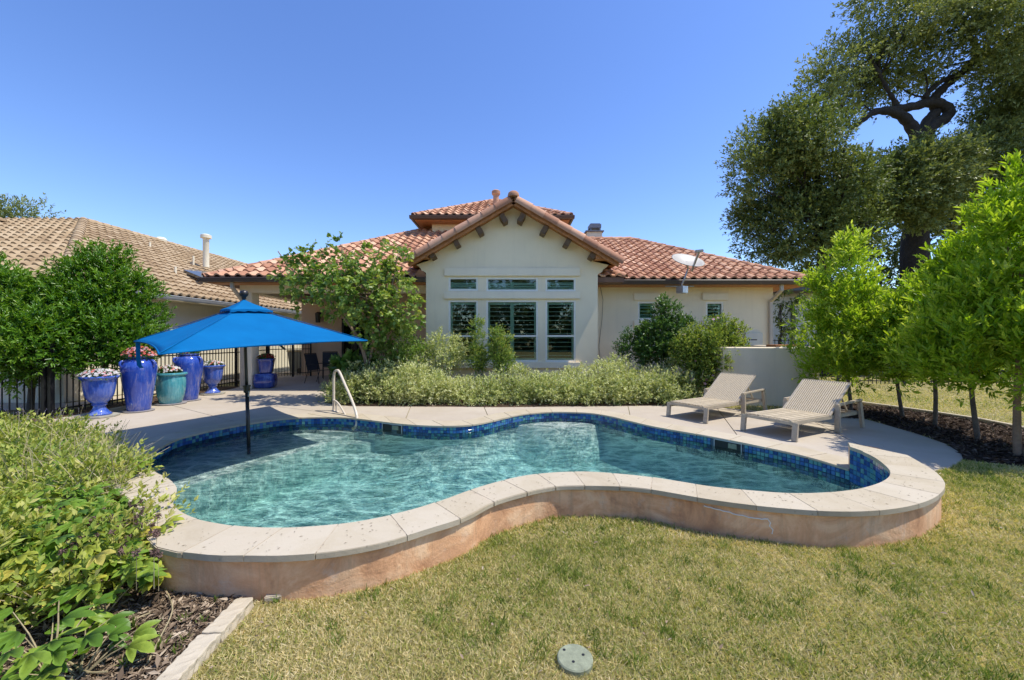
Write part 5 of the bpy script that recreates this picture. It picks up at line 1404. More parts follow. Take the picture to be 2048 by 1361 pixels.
# ---------------------------------------------------------------- patio furniture
def patio_chair(label, loc, rot):
    t = thing('patio_chair', label, 'chair', loc, rot, 'dark sling chairs on the covered patio'); P = dict(parent=t, local=True)
    for sx in (-1, 1):
        b = B(); b.tube([(sx*.26, -.26, 0), (sx*.26, -.22, .42), (sx*.26, .20, .40)], .013, 6); b.build('leg', 'black_metal', **P)
        B().tube([(sx*.26, .34, 0), (sx*.26, .20, .40), (sx*.25, .36, .98)], .013, 6).build('leg', 'black_metal', **P)
        B().tube([(sx*.27, -.20, .42), (sx*.28, -.22, .62), (sx*.28, -.12, .65), (sx*.27, .27, .63)], .014, 6).build('armrest', 'black_metal', **P)
    b = B(); b.bar((0, -.24, .43), (0, .21, .40), .50, .012); b.build('seat', 'sling', **P)
    b = B(); b.bar((0, .21, .42), (0, .35, .96), .50, .012, up=(0, -1, .2)); b.build('backrest', 'sling', **P)
    B().tube([(-.25, .36, .98), (.25, .36, .98)], .014, 6).build('back_rail', 'black_metal', **P)
    return t
c1 = Vector((G(640, 762).x+.25, 11.3, 0.003))
patio_chair('dark sling patio chair with its back to the pots, nearest the patio edge', (-6.5, 13.45, .003), math.radians(72))
patio_chair('dark sling patio chair on the far side of the patio table', (-6.75, 14.9, .003), math.radians(28))
t = thing('patio_table', 'round pale patio table half hidden by the large leaves', 'table', (-5.9, 14.2, 0))
B().lathe([(.55, .70), (.57, .71), (.57, .735), (.55, .745)], 40, (-5.9, 14.2, 0)).build('tabletop', 'tabletop', t, smooth=30)
B().lathe([(.28, 0), (.28, .02), (.05, .05), (.04, .4), (.05, .70)], 20, (-5.9, 14.2, .002)).build('pedestal', 'black_metal', t, smooth=30)
# wheeled bin behind the gate
t = thing('wheeled_bin', 'grey wheeled bin with tan lid standing behind the iron gate', 'bin', (-9.35, 17.2, 0))
bp_ = Vector((-9.2, 17.2, 0)); b = B()
b.add([bp_+Vector(q) for q in ((-.22, -.24, .06), (.22, -.24, .06), (.22, .24, .06), (-.22, .24, .06), (-.3, -.3, .92), (.3, -.3, .92), (.3, .3, .92), (-.3, .3, .92))], [(3, 2, 1, 0), (4, 5, 6, 7), (0, 1, 5, 4), (1, 2, 6, 5), (2, 3, 7, 6), (3, 0, 4, 7)]); b.build('body', 'bin', t, bevel=.02)
B().box(bp_+Vector((0, 0, .96)), (.66, .66, .07)).build('lid', 'bin_lid', t, bevel=.02)
for s in (-1, 1):
    b = B(); b.tube([bp_+Vector((.22, s*.26-.02, .12)), bp_+Vector((.22, s*.26+.02, .12))], .12, 18); b.build('wheel', 'black_metal', t)
structure(sheet('side_yard_wall_path', [(-13, 16.6), (-8.6, 16.6), (-8.6, 24), (-13, 24)], -.006, 'deck'))
o = B().box((-10.9, 21, 1.1), (4.0, .2, 2.2)).build('garden_wall', 'white_paint', None); tag(o, 'white wall seen through the bars of the iron gate', 'wall')

# ---------------------------------------------------------------- lawn lid, edging
lid = thing('utility_lid', 'round weathered green valve lid sunk in the lawn', 'lid', G(1152, 1321))
c = G(1150, 1321)
B().lathe([(.083, -.02), (.083, .012), (.078, .017), (.0, .018)], 40, c).build('cover', 'lid_green', lid, smooth=30)
for dx, dy in ((-.045, .04), (.04, .01), (-.012, -.03)):
    B().lathe([(.007, .0185), (.007, .019)], 10, c+Vector((dx, dy, 0))).build('bolt_hole', 'black_metal', lid)
def rough_bar(a, c, w_, h_, name, mat, amp=.006):
    me = B().bar(a, c, w_, h_).mesh(name); bm = bmesh.new(); bm.from_mesh(me)
    long = [e for e in bm.edges if e.calc_length() > w_*1.5]; bmesh.ops.subdivide_edges(bm, edges=long, cuts=14, use_grid_fill=True)
    bmesh.ops.subdivide_edges(bm, edges=[e for e in bm.edges if e.calc_length() > .05], cuts=2, use_grid_fill=True)
    for v in bm.verts: v.co += Vector((random.uniform(-1, 1), random.uniform(-.3, .3), random.uniform(-.6, .6)))*amp
    bm.to_mesh(me); bm.free(); me.materials.append(M[mat]); o = bpy.data.objects.new(name, me); COL.objects.link(o); WORLD[o.name] = Matrix.Identity(4)
    s = o.modifiers.new('b', 'BEVEL'); s.width = .006; s.segments = 2; s.limit_method = 'ANGLE'; s.angle_limit = .8
    return o
e0, e1 = G(494, 1218), G(352, 1372)
pa = [Vector((-1.50, 2.25, 0)), Vector((-1.49, 1.98, 0)), Vector((-1.475, 1.70, 0)), Vector((-1.47, 1.40, 0)), Vector((-1.45, 1.05, 0))]
for k, (a, c) in enumerate(zip(pa, pa[1:])):
    me = rough_bar(a+Vector((0, -.003, .008)), c+Vector((0, .003, .008)), .098, .072, 'edging_stone', 'limestone')
    tag(me, ('limestone edging stone touching the brown pool wall', 'second limestone edging stone out from the brown pool wall', 'third limestone edging stone between mulch and lawn, counted from the pool wall', 'limestone edging stone nearest the viewer, at the frame edge')[k], 'edging', 'limestone edging stones in the foreground')
o = B().box((-1.37, 2.30, .012), (.09, .04, .03), Matrix.Rotation(.2, 3, 'Z')).build('stone_chip', 'limestone', None, bevel=.006); tag(o, 'small flat stone chip lying against the brown pool wall', 'stone')
# edging line behind the right mulch bed
edge_r = [(7.9, 9.3), (8.15, 8.6), (8.35, 7.9), (8.45, 7.2), (8.35, 6.5), (8.1, 5.8), (7.8, 5.2), (7.5, 4.7), (7.3, 4.3)]
EL = ['behind the low wall end, farthest from the pool', 'behind the conical tree near the nearer lounger', 'behind the thinnest tree trunk', 'behind the gap between the thin and the middle trunk', 'behind the trunk of the middle bright tree', 'behind the leaning bare trunk', 'behind the forked tan trunk', 'where the right tree bed meets the lawn']
for (a, c), el_ in zip(zip(edge_r, edge_r[1:]), EL):
    a, c = Vector((*a, .02)), Vector((*c, .02)); d = (c-a).normalized()*.004
    o = B().bar(a+d, c-d, .10, .08).build('edging_stone', 'limestone', None, bevel=.01); tag(o, 'pale edging stone '+el_, 'edging', 'edging stones behind the right tree bed')
# ---------------------------------------------------------------- beds
bedR = [G(1640, 836), G(1736, 838), G(1792, 855), G(1840, 869), G(1891, 887), G(1922, 907), G(1926, 921), G(1990, 928), G(2070, 936)]
bedR = [(p.x, p.y) for p in bedR]+[(7.2, 4.3), (7.5, 4.75), (7.8, 5.25), (8.05, 5.8), (8.3, 6.5), (8.4, 7.2), (8.3, 7.9), (8.1, 8.6), (7.8, 9.2), (6.7, 8.9)]
structure(sheet('mulch_bed_under_trees', bedR, -.006, 'mulch'))
bedM = [(-4.2, 10.6), (-4.25, 9.35)]+[(p.x, p.y) for p in (G(648, 807), G(700, 814), G(800, 814.5), G(900, 815), G(1000, 816), G(1100, 815), G(1200, 814), G(1300, 813), G(1380, 813), G(1450, 817))]+[(5.0, 9.8), (5.0, 12.3), (2.5, 12.3), (2.4, 11.28), (-2.4, 11.28), (-2.5, 13.4), (-4.2, 13.4)]
structure(sheet('planting_bed', bedM, -.003, 'mulch'))
bedL = [(-1.50, 2.36), (-1.49, .6), (-9, .6), (-9.5, 6.3), (-8.0, 6.6), (-7.0, 5.95), (-5.95, 5.15), (-4.0, 4.05), (-3.82, 3.74), (-3.32, 3.36), (-2.83, 3.0), (-2.4, 2.62), (-2.06, 2.37)]
structure(sheet('mulch_bed', bedL, -.006, 'mulch'))
structure(sheet('fence_soil_strip', [(-14, 6.6), (-8.85, 7.0), (-8.1, 7.4), (-8.1, 12.5), (-9.3, 12.5), (-9.3, 8.0), (-14, 7.4)], -.005, 'mulch'))
def inside_poly(P, poly):
    x, y = P[:, 0], P[:, 1]; r = np.zeros(len(P), bool); n = len(poly)
    for i in range(n):
        x0, y0 = poly[i][:2]; x1, y1 = poly[(i+1) % n][:2]
        if y0 == y1: continue
        c = ((y0 > y) != (y1 > y)) & (x < (x1-x0)*(y-y0)/(y1-y0)+x0); r ^= c
    return r
# chips of bark on the beds
def scatter_chips(name, poly, n, size, z=.0, mat='chips', lab=None):
    xs = [p[0] for p in poly]; ys = [p[1] for p in poly]
    P = np.column_stack([rng.uniform(min(xs), max(xs), n), rng.uniform(min(ys), max(ys), n), np.full(n, z)]); P = P[inside_poly(P, poly)]; m = len(P)
    P[:, 2] += rng.random(m)*.02+.004*lowfreq(P, 5)
    D = rdir(m); D[:, 2] *= .25; N = rdir(m)*.5+np.array([0, 0, 1.0]); ln = size*(.4+1.1*rng.random(m)**2)
    o = mesh_arrays(name, [leaf_arrays(P, D, N, ln, ln*(.12+.25*rng.random(m)), RHOMB, rng.random(m))], mat); o['kind'] = 'stuff'; return o
near_bed = [(-1.52, 2.30), (-1.52, 1.2), (-3.6, 1.2), (-3.6, 3.0), (-2.83, 2.95), (-2.4, 2.6), (-2.06, 2.35)]
scatter_chips('bark_mulch', near_bed, 52000, .045)
scatter_chips('bark_mulch_under_trees', bedR, 30000, .07, mat='chips_dark')
scatter_chips('fallen_leaf_litter', bedM, 9000, .05)

# ---------------------------------------------------------------- grass
no_grass = [[(p.x, p.y) for p in near_out]+[(p.x, p.y) for p in far_out][::-1][:0]+[(-6, 5.2), (-6, 12), (8, 12), (6.0, 5.0)], bedL, bedR]
poolzone = [(p.x, p.y) for p in near_out]+[(-4.2, 4.2), (-9, 7.2), (-9, 20), (12, 20)]
deckR = [(p.x, p.y) for p in near_out[:13]]
deck_xy = [(p.x, p.y) for p in deck_out]
pool_xy = [(p[0], p[1]) for p in hole]
foot_xy = [(p.x, p.y) for p in near_out]+[(p.x, p.y) for p in far_out]
def lawn_ok(P):
    k = inside_poly(P, foot_xy) | inside_poly(P, [(p.x, p.y) for p in dp]) | inside_poly(P, bedL) | inside_poly(P, bedR) | inside_poly(P, bedM)
    k |= ((P[:, 0]-c_lid.x)**2+(P[:, 1]-c_lid.y)**2) < .074**2
    k |= (np.abs(P[:, 0]+1.475) < .055) & (P[:, 1] < 2.27) & (P[:, 1] > .8)
    return ~k
c_lid = G(1150, 1321)
def grass_patch(n, x0, x1, y0, y1, h, w_, frustum=True):
    P = np.column_stack([rng.uniform(x0, x1, n), rng.uniform(y0, y1, n), np.full(n, -.012)])
    if frustum: P = P[np.abs(P[:, 0]) < P[:, 1]*1.36+1.1]
    P = P[lawn_ok(P)]; m = len(P)
    f = lowfreq(P*np.array([1, 1, 0]), 1.5)*.5+lowfreq(P*np.array([1, 1, 0])+7, 4.3)*.35+lowfreq(P*np.array([1, 1, 0])+3, 13)*.28
    tone = np.clip(.56+.36*f+rng.normal(size=m)*.22, 0, 1)
    edge = 1.0
    D = vnorm(rdir(m)*np.array([1, 1, .25])*(.75+.35*rng.random((m, 1)))+np.array([0, 0, .72])); N = rdir(m)
    ln = h*(.5+.8*rng.random(m))*(1-.28*f.clip(-1, 1))
    # two-piece blade, bent over
    T = (np.array([[0, -.5, 0], [0, .5, 0], [.55, .38, .02], [.55, -.38, .02], [1, 0, .22]]), [(0, 1, 2, 3), (3, 2, 4)])
    return leaf_arrays(P, D, N, ln, w_*(.7+.6*rng.random(m)), T, tone)
g1 = grass_patch(300000, -4, 5.2, 1.3, 3.0, .034, .0038)
g2 = grass_patch(230000, -2.5, 8.5, 2.9, 5.3, .040, .0056)
g3 = grass_patch(44000, 3.6, 14, 4.3, 11.5, .05, .010)
g4 = grass_patch(16000, 7.5, 20, 8, 16, .05, .016)
def tufts(n):
    c = np.column_stack([rng.uniform(-3.5, 7, n), rng.uniform(1.5, 5.2, n)**1.0, np.full(n, -.012)]); k = 34; i = np.repeat(np.arange(n), k)
    P = c[i]+rng.normal(size=(n*k, 3))*np.array([.028, .028, 0]); ok = lawn_ok(P); P = P[ok]; i = i[ok]; m = len(P)
    D = vnorm(rdir(m)*np.array([1, 1, .2])*.55+np.array([0, 0, .85])); base = rng.random(n)*.5
    T = (np.array([[0, -.5, 0], [0, .5, 0], [.55, .38, .02], [.55, -.38, .02], [1, 0, .22]]), [(0, 1, 2, 3), (3, 2, 4)])
    return leaf_arrays(P, D, rdir(m), .052*(.5+.7*rng.random(m)), .005, T, np.clip(base[i]**1.6*.8+.16*rng.random(m), 0, 1))
grass = mesh_arrays('lawn_grass', [g1, g2, g3, g4, tufts(900)], 'grass'); grass['kind'] = 'stuff'
P = np.column_stack([rng.uniform(-3, 5.5, 260), rng.uniform(1.6, 4.6, 260), np.full(260, .022)]); P = P[lawn_ok(P)]; m = len(P)
o = mesh_arrays('fallen_leaves', [leaf_arrays(P, rdir(m)*np.array([1, 1, .3]), rdir(m)*.4+np.array([0, 0, 1.]), .028*(.5+rng.random(m)), .014, OVAL, rng.random(m)*.6+.4)], 'chips'); o['kind'] = 'stuff'
# debris on the coping, sprouting weeds on the mulch
m = 420; k = rng.integers(0, len(near_out)-1, m); tt = rng.random(m)
P = np.array([[near_out[a].x, near_out[a].y, RISE+.004] for a in k]); Q = np.array([min(near_in, key=lambda q: (q-near_out[a]).length)[:] for a in k])
P[:, :2] += (Q-P[:, :2])*tt[:, None]*.95
o = mesh_arrays('grass_clippings', [leaf_arrays(P, rdir(m)*np.array([1, 1, .05]), np.tile([0, 0, 1.], (m, 1)), .02*(.3+rng.random(m)), .0035, RHOMB, rng.random(m)*.75)], 'chips'); o['kind'] = 'stuff'
def weed(px, py, n, h):
    c = np.array(G(px, py)); P = np.tile(c, (n, 1))+rdir(n)*.012; P[:, 2] = 0
    D = vnorm(rdir(n)*np.array([1, 1, .3])*.6+np.array([0, 0, .8])); T = (np.array([[0, -.5, 0], [0, .5, 0], [.55, .38, .02], [.55, -.38, .02], [1, 0, .2]]), [(0, 1, 2, 3), (3, 2, 4)])
    return leaf_arrays(P, D, rdir(n), h*(.6+.6*rng.random(n)), .006, T, rng.random(n)*.3)
o = mesh_arrays('weed_sprouts', [weed(*q) for q in ((350, 1187, 16, .06), (366, 1245, 18, .06), (402, 1250, 16, .05), (285, 1295, 14, .12), (320, 1300, 16, .08), (355, 1310, 18, .06), (368, 1285, 12, .05), (255, 1335, 16, .06), (430, 1205, 14, .05), (270, 1260, 12, .10), (1107, 1042, 10, .06), (552, 1205, 10, .05))], 'grass'); o['kind'] = 'stuff'

# ---------------------------------------------------------------- bright trees on the right
def tree(name, label, base, cat, group, lobes, clump, mat, bark, trunk_top, r0, r1, limbs=6, target_n=None, rnd=1, multi=1, **kw):
    t = thing(name, label, cat, base, 0, group)
    la_, C = crown(lobes, *clump, **kw)
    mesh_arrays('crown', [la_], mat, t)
    b = B(); base = Vector(base); top = Vector(trunk_top)
    for q in range(multi):
        off = Vector((random.uniform(-.25, .25), random.uniform(-.25, .25), random.uniform(-.3, .2))) if q else Vector()
        limb_mesh(b, base+Vector((off.x*.15, off.y*.15, -.05)), top+off, r0*(1 if q == 0 else .7), r1, .10, 8, 9)
    idx = rng.choice(len(C), min(limbs, len(C)), replace=False)
    for i in idx:
        s = random.uniform(.45, 1.0); a = base.lerp(top, s); limb_mesh(b, a, Vector(C[i]), r1*.8, r1*.12, .25, 6, 5)
    b.build('trunk', bark, t, smooth='all'); return t
GT = 'bright green trees in the mulch bed beside the deck'
def cone_lobes(x, y, z0, z1, r, k=7):
    L_ = []
    for i in range(k):
        t = i/(k-1); rr = r*(1-t)**.80*(.78+.22*math.sin(min(1, t*4+.35)*PI/2))+.05; L_.append(((x+random.uniform(-.06, .06), y+random.uniform(-.06, .06), z0+(z1-z0)*t), (rr, rr, (z1-z0)/k*.85)))
    return L_
specs = [  # px of trunk, base px y, top px y, crown radius, crown start z, label
 (1703, 826, 462, 1.02, .66, 'bright green conical tree behind the nearer lounger'),
 (1806, 836, 615, .68, .95, 'bright green tree with the thinnest trunk, second from the low wall'),
 (1869, 851, 540, .78, 1.0, 'bright green tree in the middle of the tree row'),
 (1957, 881, 425, .86, 1.0, 'bright green tree with a leaning bare trunk, second from the lawn end'),
 (2036, 912, 326, 1.02, .95, 'tallest bright green tree with a forked tan trunk at the lawn end of the row')]
for i, (px, py, ty, r, z0, lab) in enumerate(specs):
    g = G(px, py); g.z = 0; zt = EYE+(HZ-ty)/FPX*g.y
    dx = (-.02, 0, 0, .12, .15)[i]
    cx, cy = g.x+dx, g.y+.1
    tree('bright_tree', lab, g, 'tree', GT, cone_lobes(cx, cy, z0+.15, zt-.1, r, 9), (int(78+92*r), .18, 12, 10), 'lf_bright', 'bark_tan' if i > 3 else 'bark', (cx, cy, zt*.72), .033 if i < 4 else .042, .018, 10, multi=2 if i == 4 else 1,
         leaf=.098, wid=.34, tmpl=OVAL, up=1.0, out=.75, twig=.27, shell=.35, tip=.16)
# ---------------------------------------------------------------- shrubs on the left
GL = 'glossy green shrubs behind the left iron fence'
def pl(px, py, d, r, rz=None): v = V(px, py, d); s = d/FPX; return ((v.x, v.y, v.z), (r*s, r*s*.9, (rz or r)*s))
tree('large_shrub', 'domed glossy green shrub rising over the pots beside the umbrella', (V(215, 0, 8.9).x, 8.9, 0), 'shrub', GL,
     [pl(195, 590, 8.8, 68, 66), pl(200, 660, 8.6, 88, 66), pl(285, 645, 8.9, 34, 50), pl(250, 590, 9.0, 42, 42), pl(135, 620, 8.4, 40, 60), pl(235, 690, 8.5, 62, 50), pl(188, 545, 9.0, 36, 40), pl(215, 530, 9.0, 26, 28)], (310, .20, 13, 10), 'lf_left', 'bark', (V(200, 600, 8.8)), .06, .03, 12,
     leaf=.088, wid=.36, tmpl=OVAL, up=.6, out=.8, twig=.22, shell=.5, tip=.18)
tree('large_shrub', 'glossy green shrub spilling over the fence at the edge of the yard', (V(60, 0, 8.2).x, 8.2, 0), 'shrub', GL,
     [pl(25, 620, 8.0, 66, 66), pl(-50, 620, 7.8, 80, 90), pl(50, 685, 7.6, 70, 60), pl(100, 700, 7.7, 48, 46), pl(20, 710, 7.4, 60, 50), pl(5, 575, 8.2, 34, 34), pl(85, 655, 7.9, 30, 40)], (290, .20, 13, 10), 'lf_left', 'bark', (V(50, 620, 8.1)), .06, .03, 12,
     leaf=.088, wid=.36, tmpl=OVAL, up=.5, out=.8, twig=.22, shell=.5, tip=.2, tone_c=.03)
tree('dark_tree', 'dark tree top showing above the tan roof of the neighbouring house', (-27.5, 24, 0), 'tree', None, [pl(10, 440, 24, 42, 24), pl(50, 440, 24, 36, 20), pl(-40, 445, 24, 50, 30)], (90, .7, 16, 9), 'lf_oak', 'bark_oak', V(20, 470, 24), .3, .15, 8,
     leaf=.16, wid=.4, up=.2, out=.7, twig=.6)
# ---------------------------------------------------------------- big trees on the right
OD = 18.0
ok_l = [(1700, 120, 60), (1665, 150, 50), (1640, 190, 45), (1715, 190, 55), (1790, 50, 62), (1800, 130, 62), (1860, 40, 70), (1850, 150, 42), (1930, 25, 80), (2010, 60, 90), (2060, 120, 90), (1990, 190, 62), (2050, 220, 80),
        (1990, 260, 60), (1950, 310, 70), (2040, 320, 90), (1900, 360, 72), (1840, 350, 55), (1980, 390, 90), (2060, 420, 90), (1880, 420, 60), (1760, -20, 60), (1900, -50, 80), (2020, -60, 100), (2120, 60, 100), (2140, 250, 100), (1790, 385, 40)]
oak = thing('oak_tree', 'large spreading oak with twisting dark limbs against the sky behind the bright trees', 'tree', (V(1830, 0, OD).x, OD, 0))
gapc = [(1748, 262, 50, 30), (1800, 475, 22, 34), (1902, 262, 17, 15), (1862, 238, 13, 13), (1785, 490, 20, 26), (1930, 190, 14, 10)]
def keep_oak(P):
    px = 1024+P[:, 0]/P[:, 1]*FPX; py = HZ-(P[:, 2]-EYE)/P[:, 1]*FPX; k = np.ones(len(P), bool)
    for a, b_, rx, ry in gapc: k &= ((px-a)/rx)**2+((py-b_)/ry)**2 > .9+.4*rng.random(len(P))
    return k
lob = []
for px, py, r in ok_l:
    d = OD+random.uniform(-1.2, 1.8); c, rr = pl(px, py, d, r, r*.8); lob.append((c, rr))
for px, py, r in ((1852, 340, 42), (1832, 375, 46), (1872, 380, 42), (1800, 340, 40), (1820, 425, 30), (1850, 310, 30), (1850, 425, 30), (1790, 385, 45), (1900, 330, 45)): lob += [pl(px, py, OD-1.5, r, r*.8)]*3
la_, C = crown(lob, 2050, .52, 13, 9, .145, .42, up=.1, out=.6, twig=.42, shell=.35, tip=.1, flat=.75, keep=keep_oak)
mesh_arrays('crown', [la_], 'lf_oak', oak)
b = B()
def ol(pts, rs, n=10): return [(V(px, py, OD+dd)) for px, py, dd in pts], rs
def limb(name, pts, r0, r1, parent=oak, d=OD, sides=10):
    P_ = spline([V(px, py, d+dd) for px, py, dd in pts], 5); n = len(P_)
    B().tube(P_, [r0+(r1-r0)*i/(n-1)+.02*math.sin(i*1.7) for i in range(n)], sides).build(name, 'bark_oak', parent, smooth='all')
tb = V(1832, 560, OD); 
P_ = [Vector((tb.x+.1, OD, -.1)), Vector((tb.x, OD, 2.2)), V(1830, 480, OD), V(1842, 400, OD), V(1846, 320, OD), V(1838, 270, OD)]
P_ = spline(P_, 5); n = len(P_); B().tube(P_, [.54-.20*i/(n-1)+.03*math.sin(i*.9) for i in range(n)], 16).build('trunk', 'bark_oak', oak, smooth='all')
limb('limb', [(1836, 280, 0), (1822, 252, 0), (1803, 232, -.1), (1775, 222, -.2), (1745, 226, -.3), (1722, 244, -.3), (1700, 262, -.3)], .27, .07)
limb('limb', [(1775, 222, -.2), (1798, 218, -.1), (1828, 213, 0), (1858, 206, .1), (1880, 208, .1), (1898, 222, .1), (1890, 238, .1), (1868, 250, 0), (1852, 270, 0)], .16, .25)
limb('limb', [(1842, 270, 0), (1858, 240, .2), (1872, 222, .3), (1868, 200, .3), (1885, 178, .3), (1912, 155, .3), (1932, 140, .3), (1950, 120, .2), (1952, 95, .2), (1938, 70, .1), (1930, 40, .1)], .24, .07)
limb('limb', [(1870, 205, .2), (1850, 195, .1), (1880, 165, .2), (1925, 145, .4), (1965, 120, .5), (1998, 112, .6)], .14, .05)
limb('limb', [(1800, 230, -.1), (1790, 205, -.1), (1778, 185, -.2), (1760, 150, -.2), (1740, 110, -.2)], .13, .04)
limb('limb', [(1850, 330, 0), (1900, 300, .3), (1960, 260, .6), (2020, 200, .8), (2060, 100, 1)], .22, .05)
b = B()
anch = [(1700, 255), (1745, 226), (1790, 205), (1760, 150), (1850, 195), (1912, 155), (1950, 120), (1938, 70), (1965, 120), (1998, 112), (1960, 260), (2020, 200)]
for i in rng.choice(len(C), 200, replace=False):
    c = Vector(C[i]); a = min((V(*q, OD) for q in anch), key=lambda v: (v-c).length)
    if (a-c).length < 2.2: limb_mesh(b, a, c, .045, .012, .45, 7, 5)
b.build('small_branches', 'bark_oak', oak, smooth='all')['kind'] = 'stuff'
ED = 16.0
el = [(1535, 285, 50), (1590, 255, 55), (1640, 280, 60), (1500, 350, 42), (1560, 360, 66), (1630, 370, 70), (1530, 440, 50), (1600, 460, 72), (1670, 440, 66), (1700, 370, 55), (1725, 345, 40), (1740, 400, 50), (1560, 495, 34), (1650, 510, 45), (1710, 470, 52), (1580, 300, 60), (1490, 300, 22), (1500, 485, 22), (1500, 440, 26)]
lob = [pl(px, py, ED+random.uniform(-1.0, 1.2), r, r*.85) for px, py, r in el]
t = thing('elm_tree', 'dense dark green tree between the right wing roof and the oak', 'tree', (V(1645, 0, ED).x, ED, 0))
la_, C = crown(lob, 900, .40, 13, 9, .125, .42, up=.15, out=.7, twig=.42, shell=.4, tip=.1, flat=.8, keep=keep_oak)
mesh_arrays('crown', [la_], 'lf_elm', t)
b = B(); P_ = [Vector((V(1648, 0, ED).x, ED, -.1)), V(1648, 560, ED), V(1646, 470, ED), V(1640, 380, ED), V(1625, 300, ED)]; b.tube(P_, [.26, .22, .18, .12, .05], 10)
for i in rng.choice(len(C), 40, replace=False): limb_mesh(b, V(1645, random.uniform(360, 520), ED), Vector(C[i]), .06, .012, .2, 6, 5)
b.build('trunk', 'bark_oak', t, smooth='all')
# thin dark tree between the two houses
tree('slender_tree', 'thin dark leafy tree between the house corner and the neighbouring downspout', (V(1556, 0, 14.5).x, 14.5, 0), 'tree', None, [pl(1575, 605, 14.5, 22, 20), pl(1568, 640, 14.5, 14, 18), pl(1585, 665, 14.5, 20, 10), pl(1562, 670, 14.4, 12, 20), pl(1590, 590, 14.5, 14, 12)], (24, .13, 7, 6), 'lf_elm', 'bark_oak', V(1560, 610, 14.5), .035, .02, 8, leaf=.11, wid=.5, tmpl=OVAL, up=.1, twig=.2)
# trees far beyond the right lawn
tree('far_tree', 'dark leafy tree beyond the low iron fence at the right edge', (19, 21, 0), 'tree', None, [((19, 21, 4), (4, 3, 3)), ((23, 20, 5), (4, 3, 4)), ((15.5, 22, 3), (2.5, 2, 2.4))], (260, .7, 12, 8), 'lf_elm', 'bark_oak', (19, 21, 4), .3, .15, 10, leaf=.2, wid=.45, twig=.5)

# ---------------------------------------------------------------- redbud
rb = thing('redbud_tree', 'small multi-stemmed tree with round leaves in front of the patio', 'tree', (-3.55, 9.85, 0))
RD = 9.7
rl = [(580, 560, 30, 26), (625, 560, 42, 30), (680, 575, 55, 34), (730, 590, 52, 40), (775, 560, 42, 36), (790, 520, 30, 30), (740, 530, 36, 28), (700, 530, 28, 26), (640, 520, 20, 22), (597, 512, 14, 10), (700, 620, 44, 26), (760, 630, 50, 30), (800, 600, 36, 30), (815, 635, 26, 18), (740, 665, 36, 22), (790, 490, 22, 16), (686, 500, 12, 18), (620, 500, 10, 14), (770, 650, 40, 22), (552, 502, 7, 7), (567, 520, 9, 7), (600, 605, 20, 10)]
lob = []
for px, py, rx, ry in rl:
    d = RD+random.uniform(-.5, .5); v = V(px, py, d); s = d/FPX; lob.append(((v.x, v.y, v.z), (rx*s, rx*s*1.1, ry*s)))
la_, C = crown(lob, 215, .14, 5, 6, .092, .95, tmpl=HEART, up=-.05, out=.7, twig=.22, shell=.30, tip=.08, droop=.5, tone_c=.05)
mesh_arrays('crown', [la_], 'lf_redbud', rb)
b = B()
def rlimb(pts, r0, r1):
    P_ = spline([V(px, py, RD+dd) for px, py, dd in pts], 5); n = len(P_); b.tube(P_, [r0+(r1-r0)*i/(n-1) for i in range(n)], 8)
rlimb([(728, 775, 0), (733, 735, 0), (722, 690, 0), (706, 660, 0), (690, 638, 0), (665, 610, 0), (620, 570, 0), (580, 535, 0), (556, 503, 0)], .055, .012)
rlimb([(731, 750, 0), (745, 700, .1), (760, 650, .2), (780, 590, .2), (798, 500, .2)], .045, .01)
rlimb([(745, 770, .1), (765, 710, .2), (762, 670, .3), (735, 610, .2), (690, 540, .2), (684, 490, .2)], .04, .01)
rlimb([(765, 700, .2), (785, 660, .1), (815, 640, 0)], .025, .008)
for i in rng.choice(len(C), 34, replace=False): limb_mesh(b, V(random.choice([700, 735, 760]), random.uniform(580, 640), RD), Vector(C[i]), .016, .005, .25, 5, 5)
b.build('trunk', 'bark_tan', rb, smooth='all')
b = B()
for k in range(9):
    a = V(812+k*2, 655-k*2, 9.9); limb_mesh(b, V(815, 660, 9.9), V(random.uniform(825, 852), random.uniform(570, 650), 9.9), .006, .002, .2, 6, 4)
b.build('bare_twigs', 'stem', rb)

# ---------------------------------------------------------------- bed plants
def bedl(px, py, d, rx, ry): v = V(px, py, d); s = d/FPX; return ((v.x, v.y, v.z), (rx*s, rx*s*.9, ry*s))
def shrub(name, label, lobes, clump, mat, stem_n, group=None, cat='shrub', blooms=None, stem='stem_green', **kw):
    c0 = lobes[0][0]; t = thing(name, label, cat, (c0[0], c0[1], 0), 0, group)
    la_, C = crown(lobes, *clump, **kw); mesh_arrays('foliage', [la_], mat, t)
    b = B()
    for i in rng.choice(len(C), min(stem_n, len(C)), replace=False): limb_mesh(b, (c0[0]+random.uniform(-.1, .1), c0[1]+random.uniform(-.1, .1), -.02), Vector(C[i]), .012, .004, .12, 6, 5)
    b.build('stems', stem, t)
    if blooms:
        mt, n, sz = blooms; l = [lobes[i] for i in rng.integers(0, len(lobes), n)]; d = rdir(n); d[:, 1] = -np.abs(d[:, 1]); P = np.array([q[0] for q in l])+d*np.array([q[1] for q in l])*1.03
        N = vnorm(d*.6+np.array([0, -.5, .35])); mesh_arrays('blossoms', [leaf_arrays(P, vnorm(np.cross(N, rdir(n))), N, sz, sz, PETALS, rng.random(n))], mt, t)
    return t
SK = dict(leaf=.05, wid=.42, up=.35, out=.7, twig=.14, shell=.4, tip=.2)
shrub('silvery_shrub', 'rounded silvery green shrub under the left bay window', [bedl(885, 715, 10.3, 40, 32), bedl(872, 690, 10.3, 18, 22), bedl(905, 700, 10.3, 22, 24)], (110, .12, 10, 8), 'lf_salvia', 12, tone_c=.05, **SK)
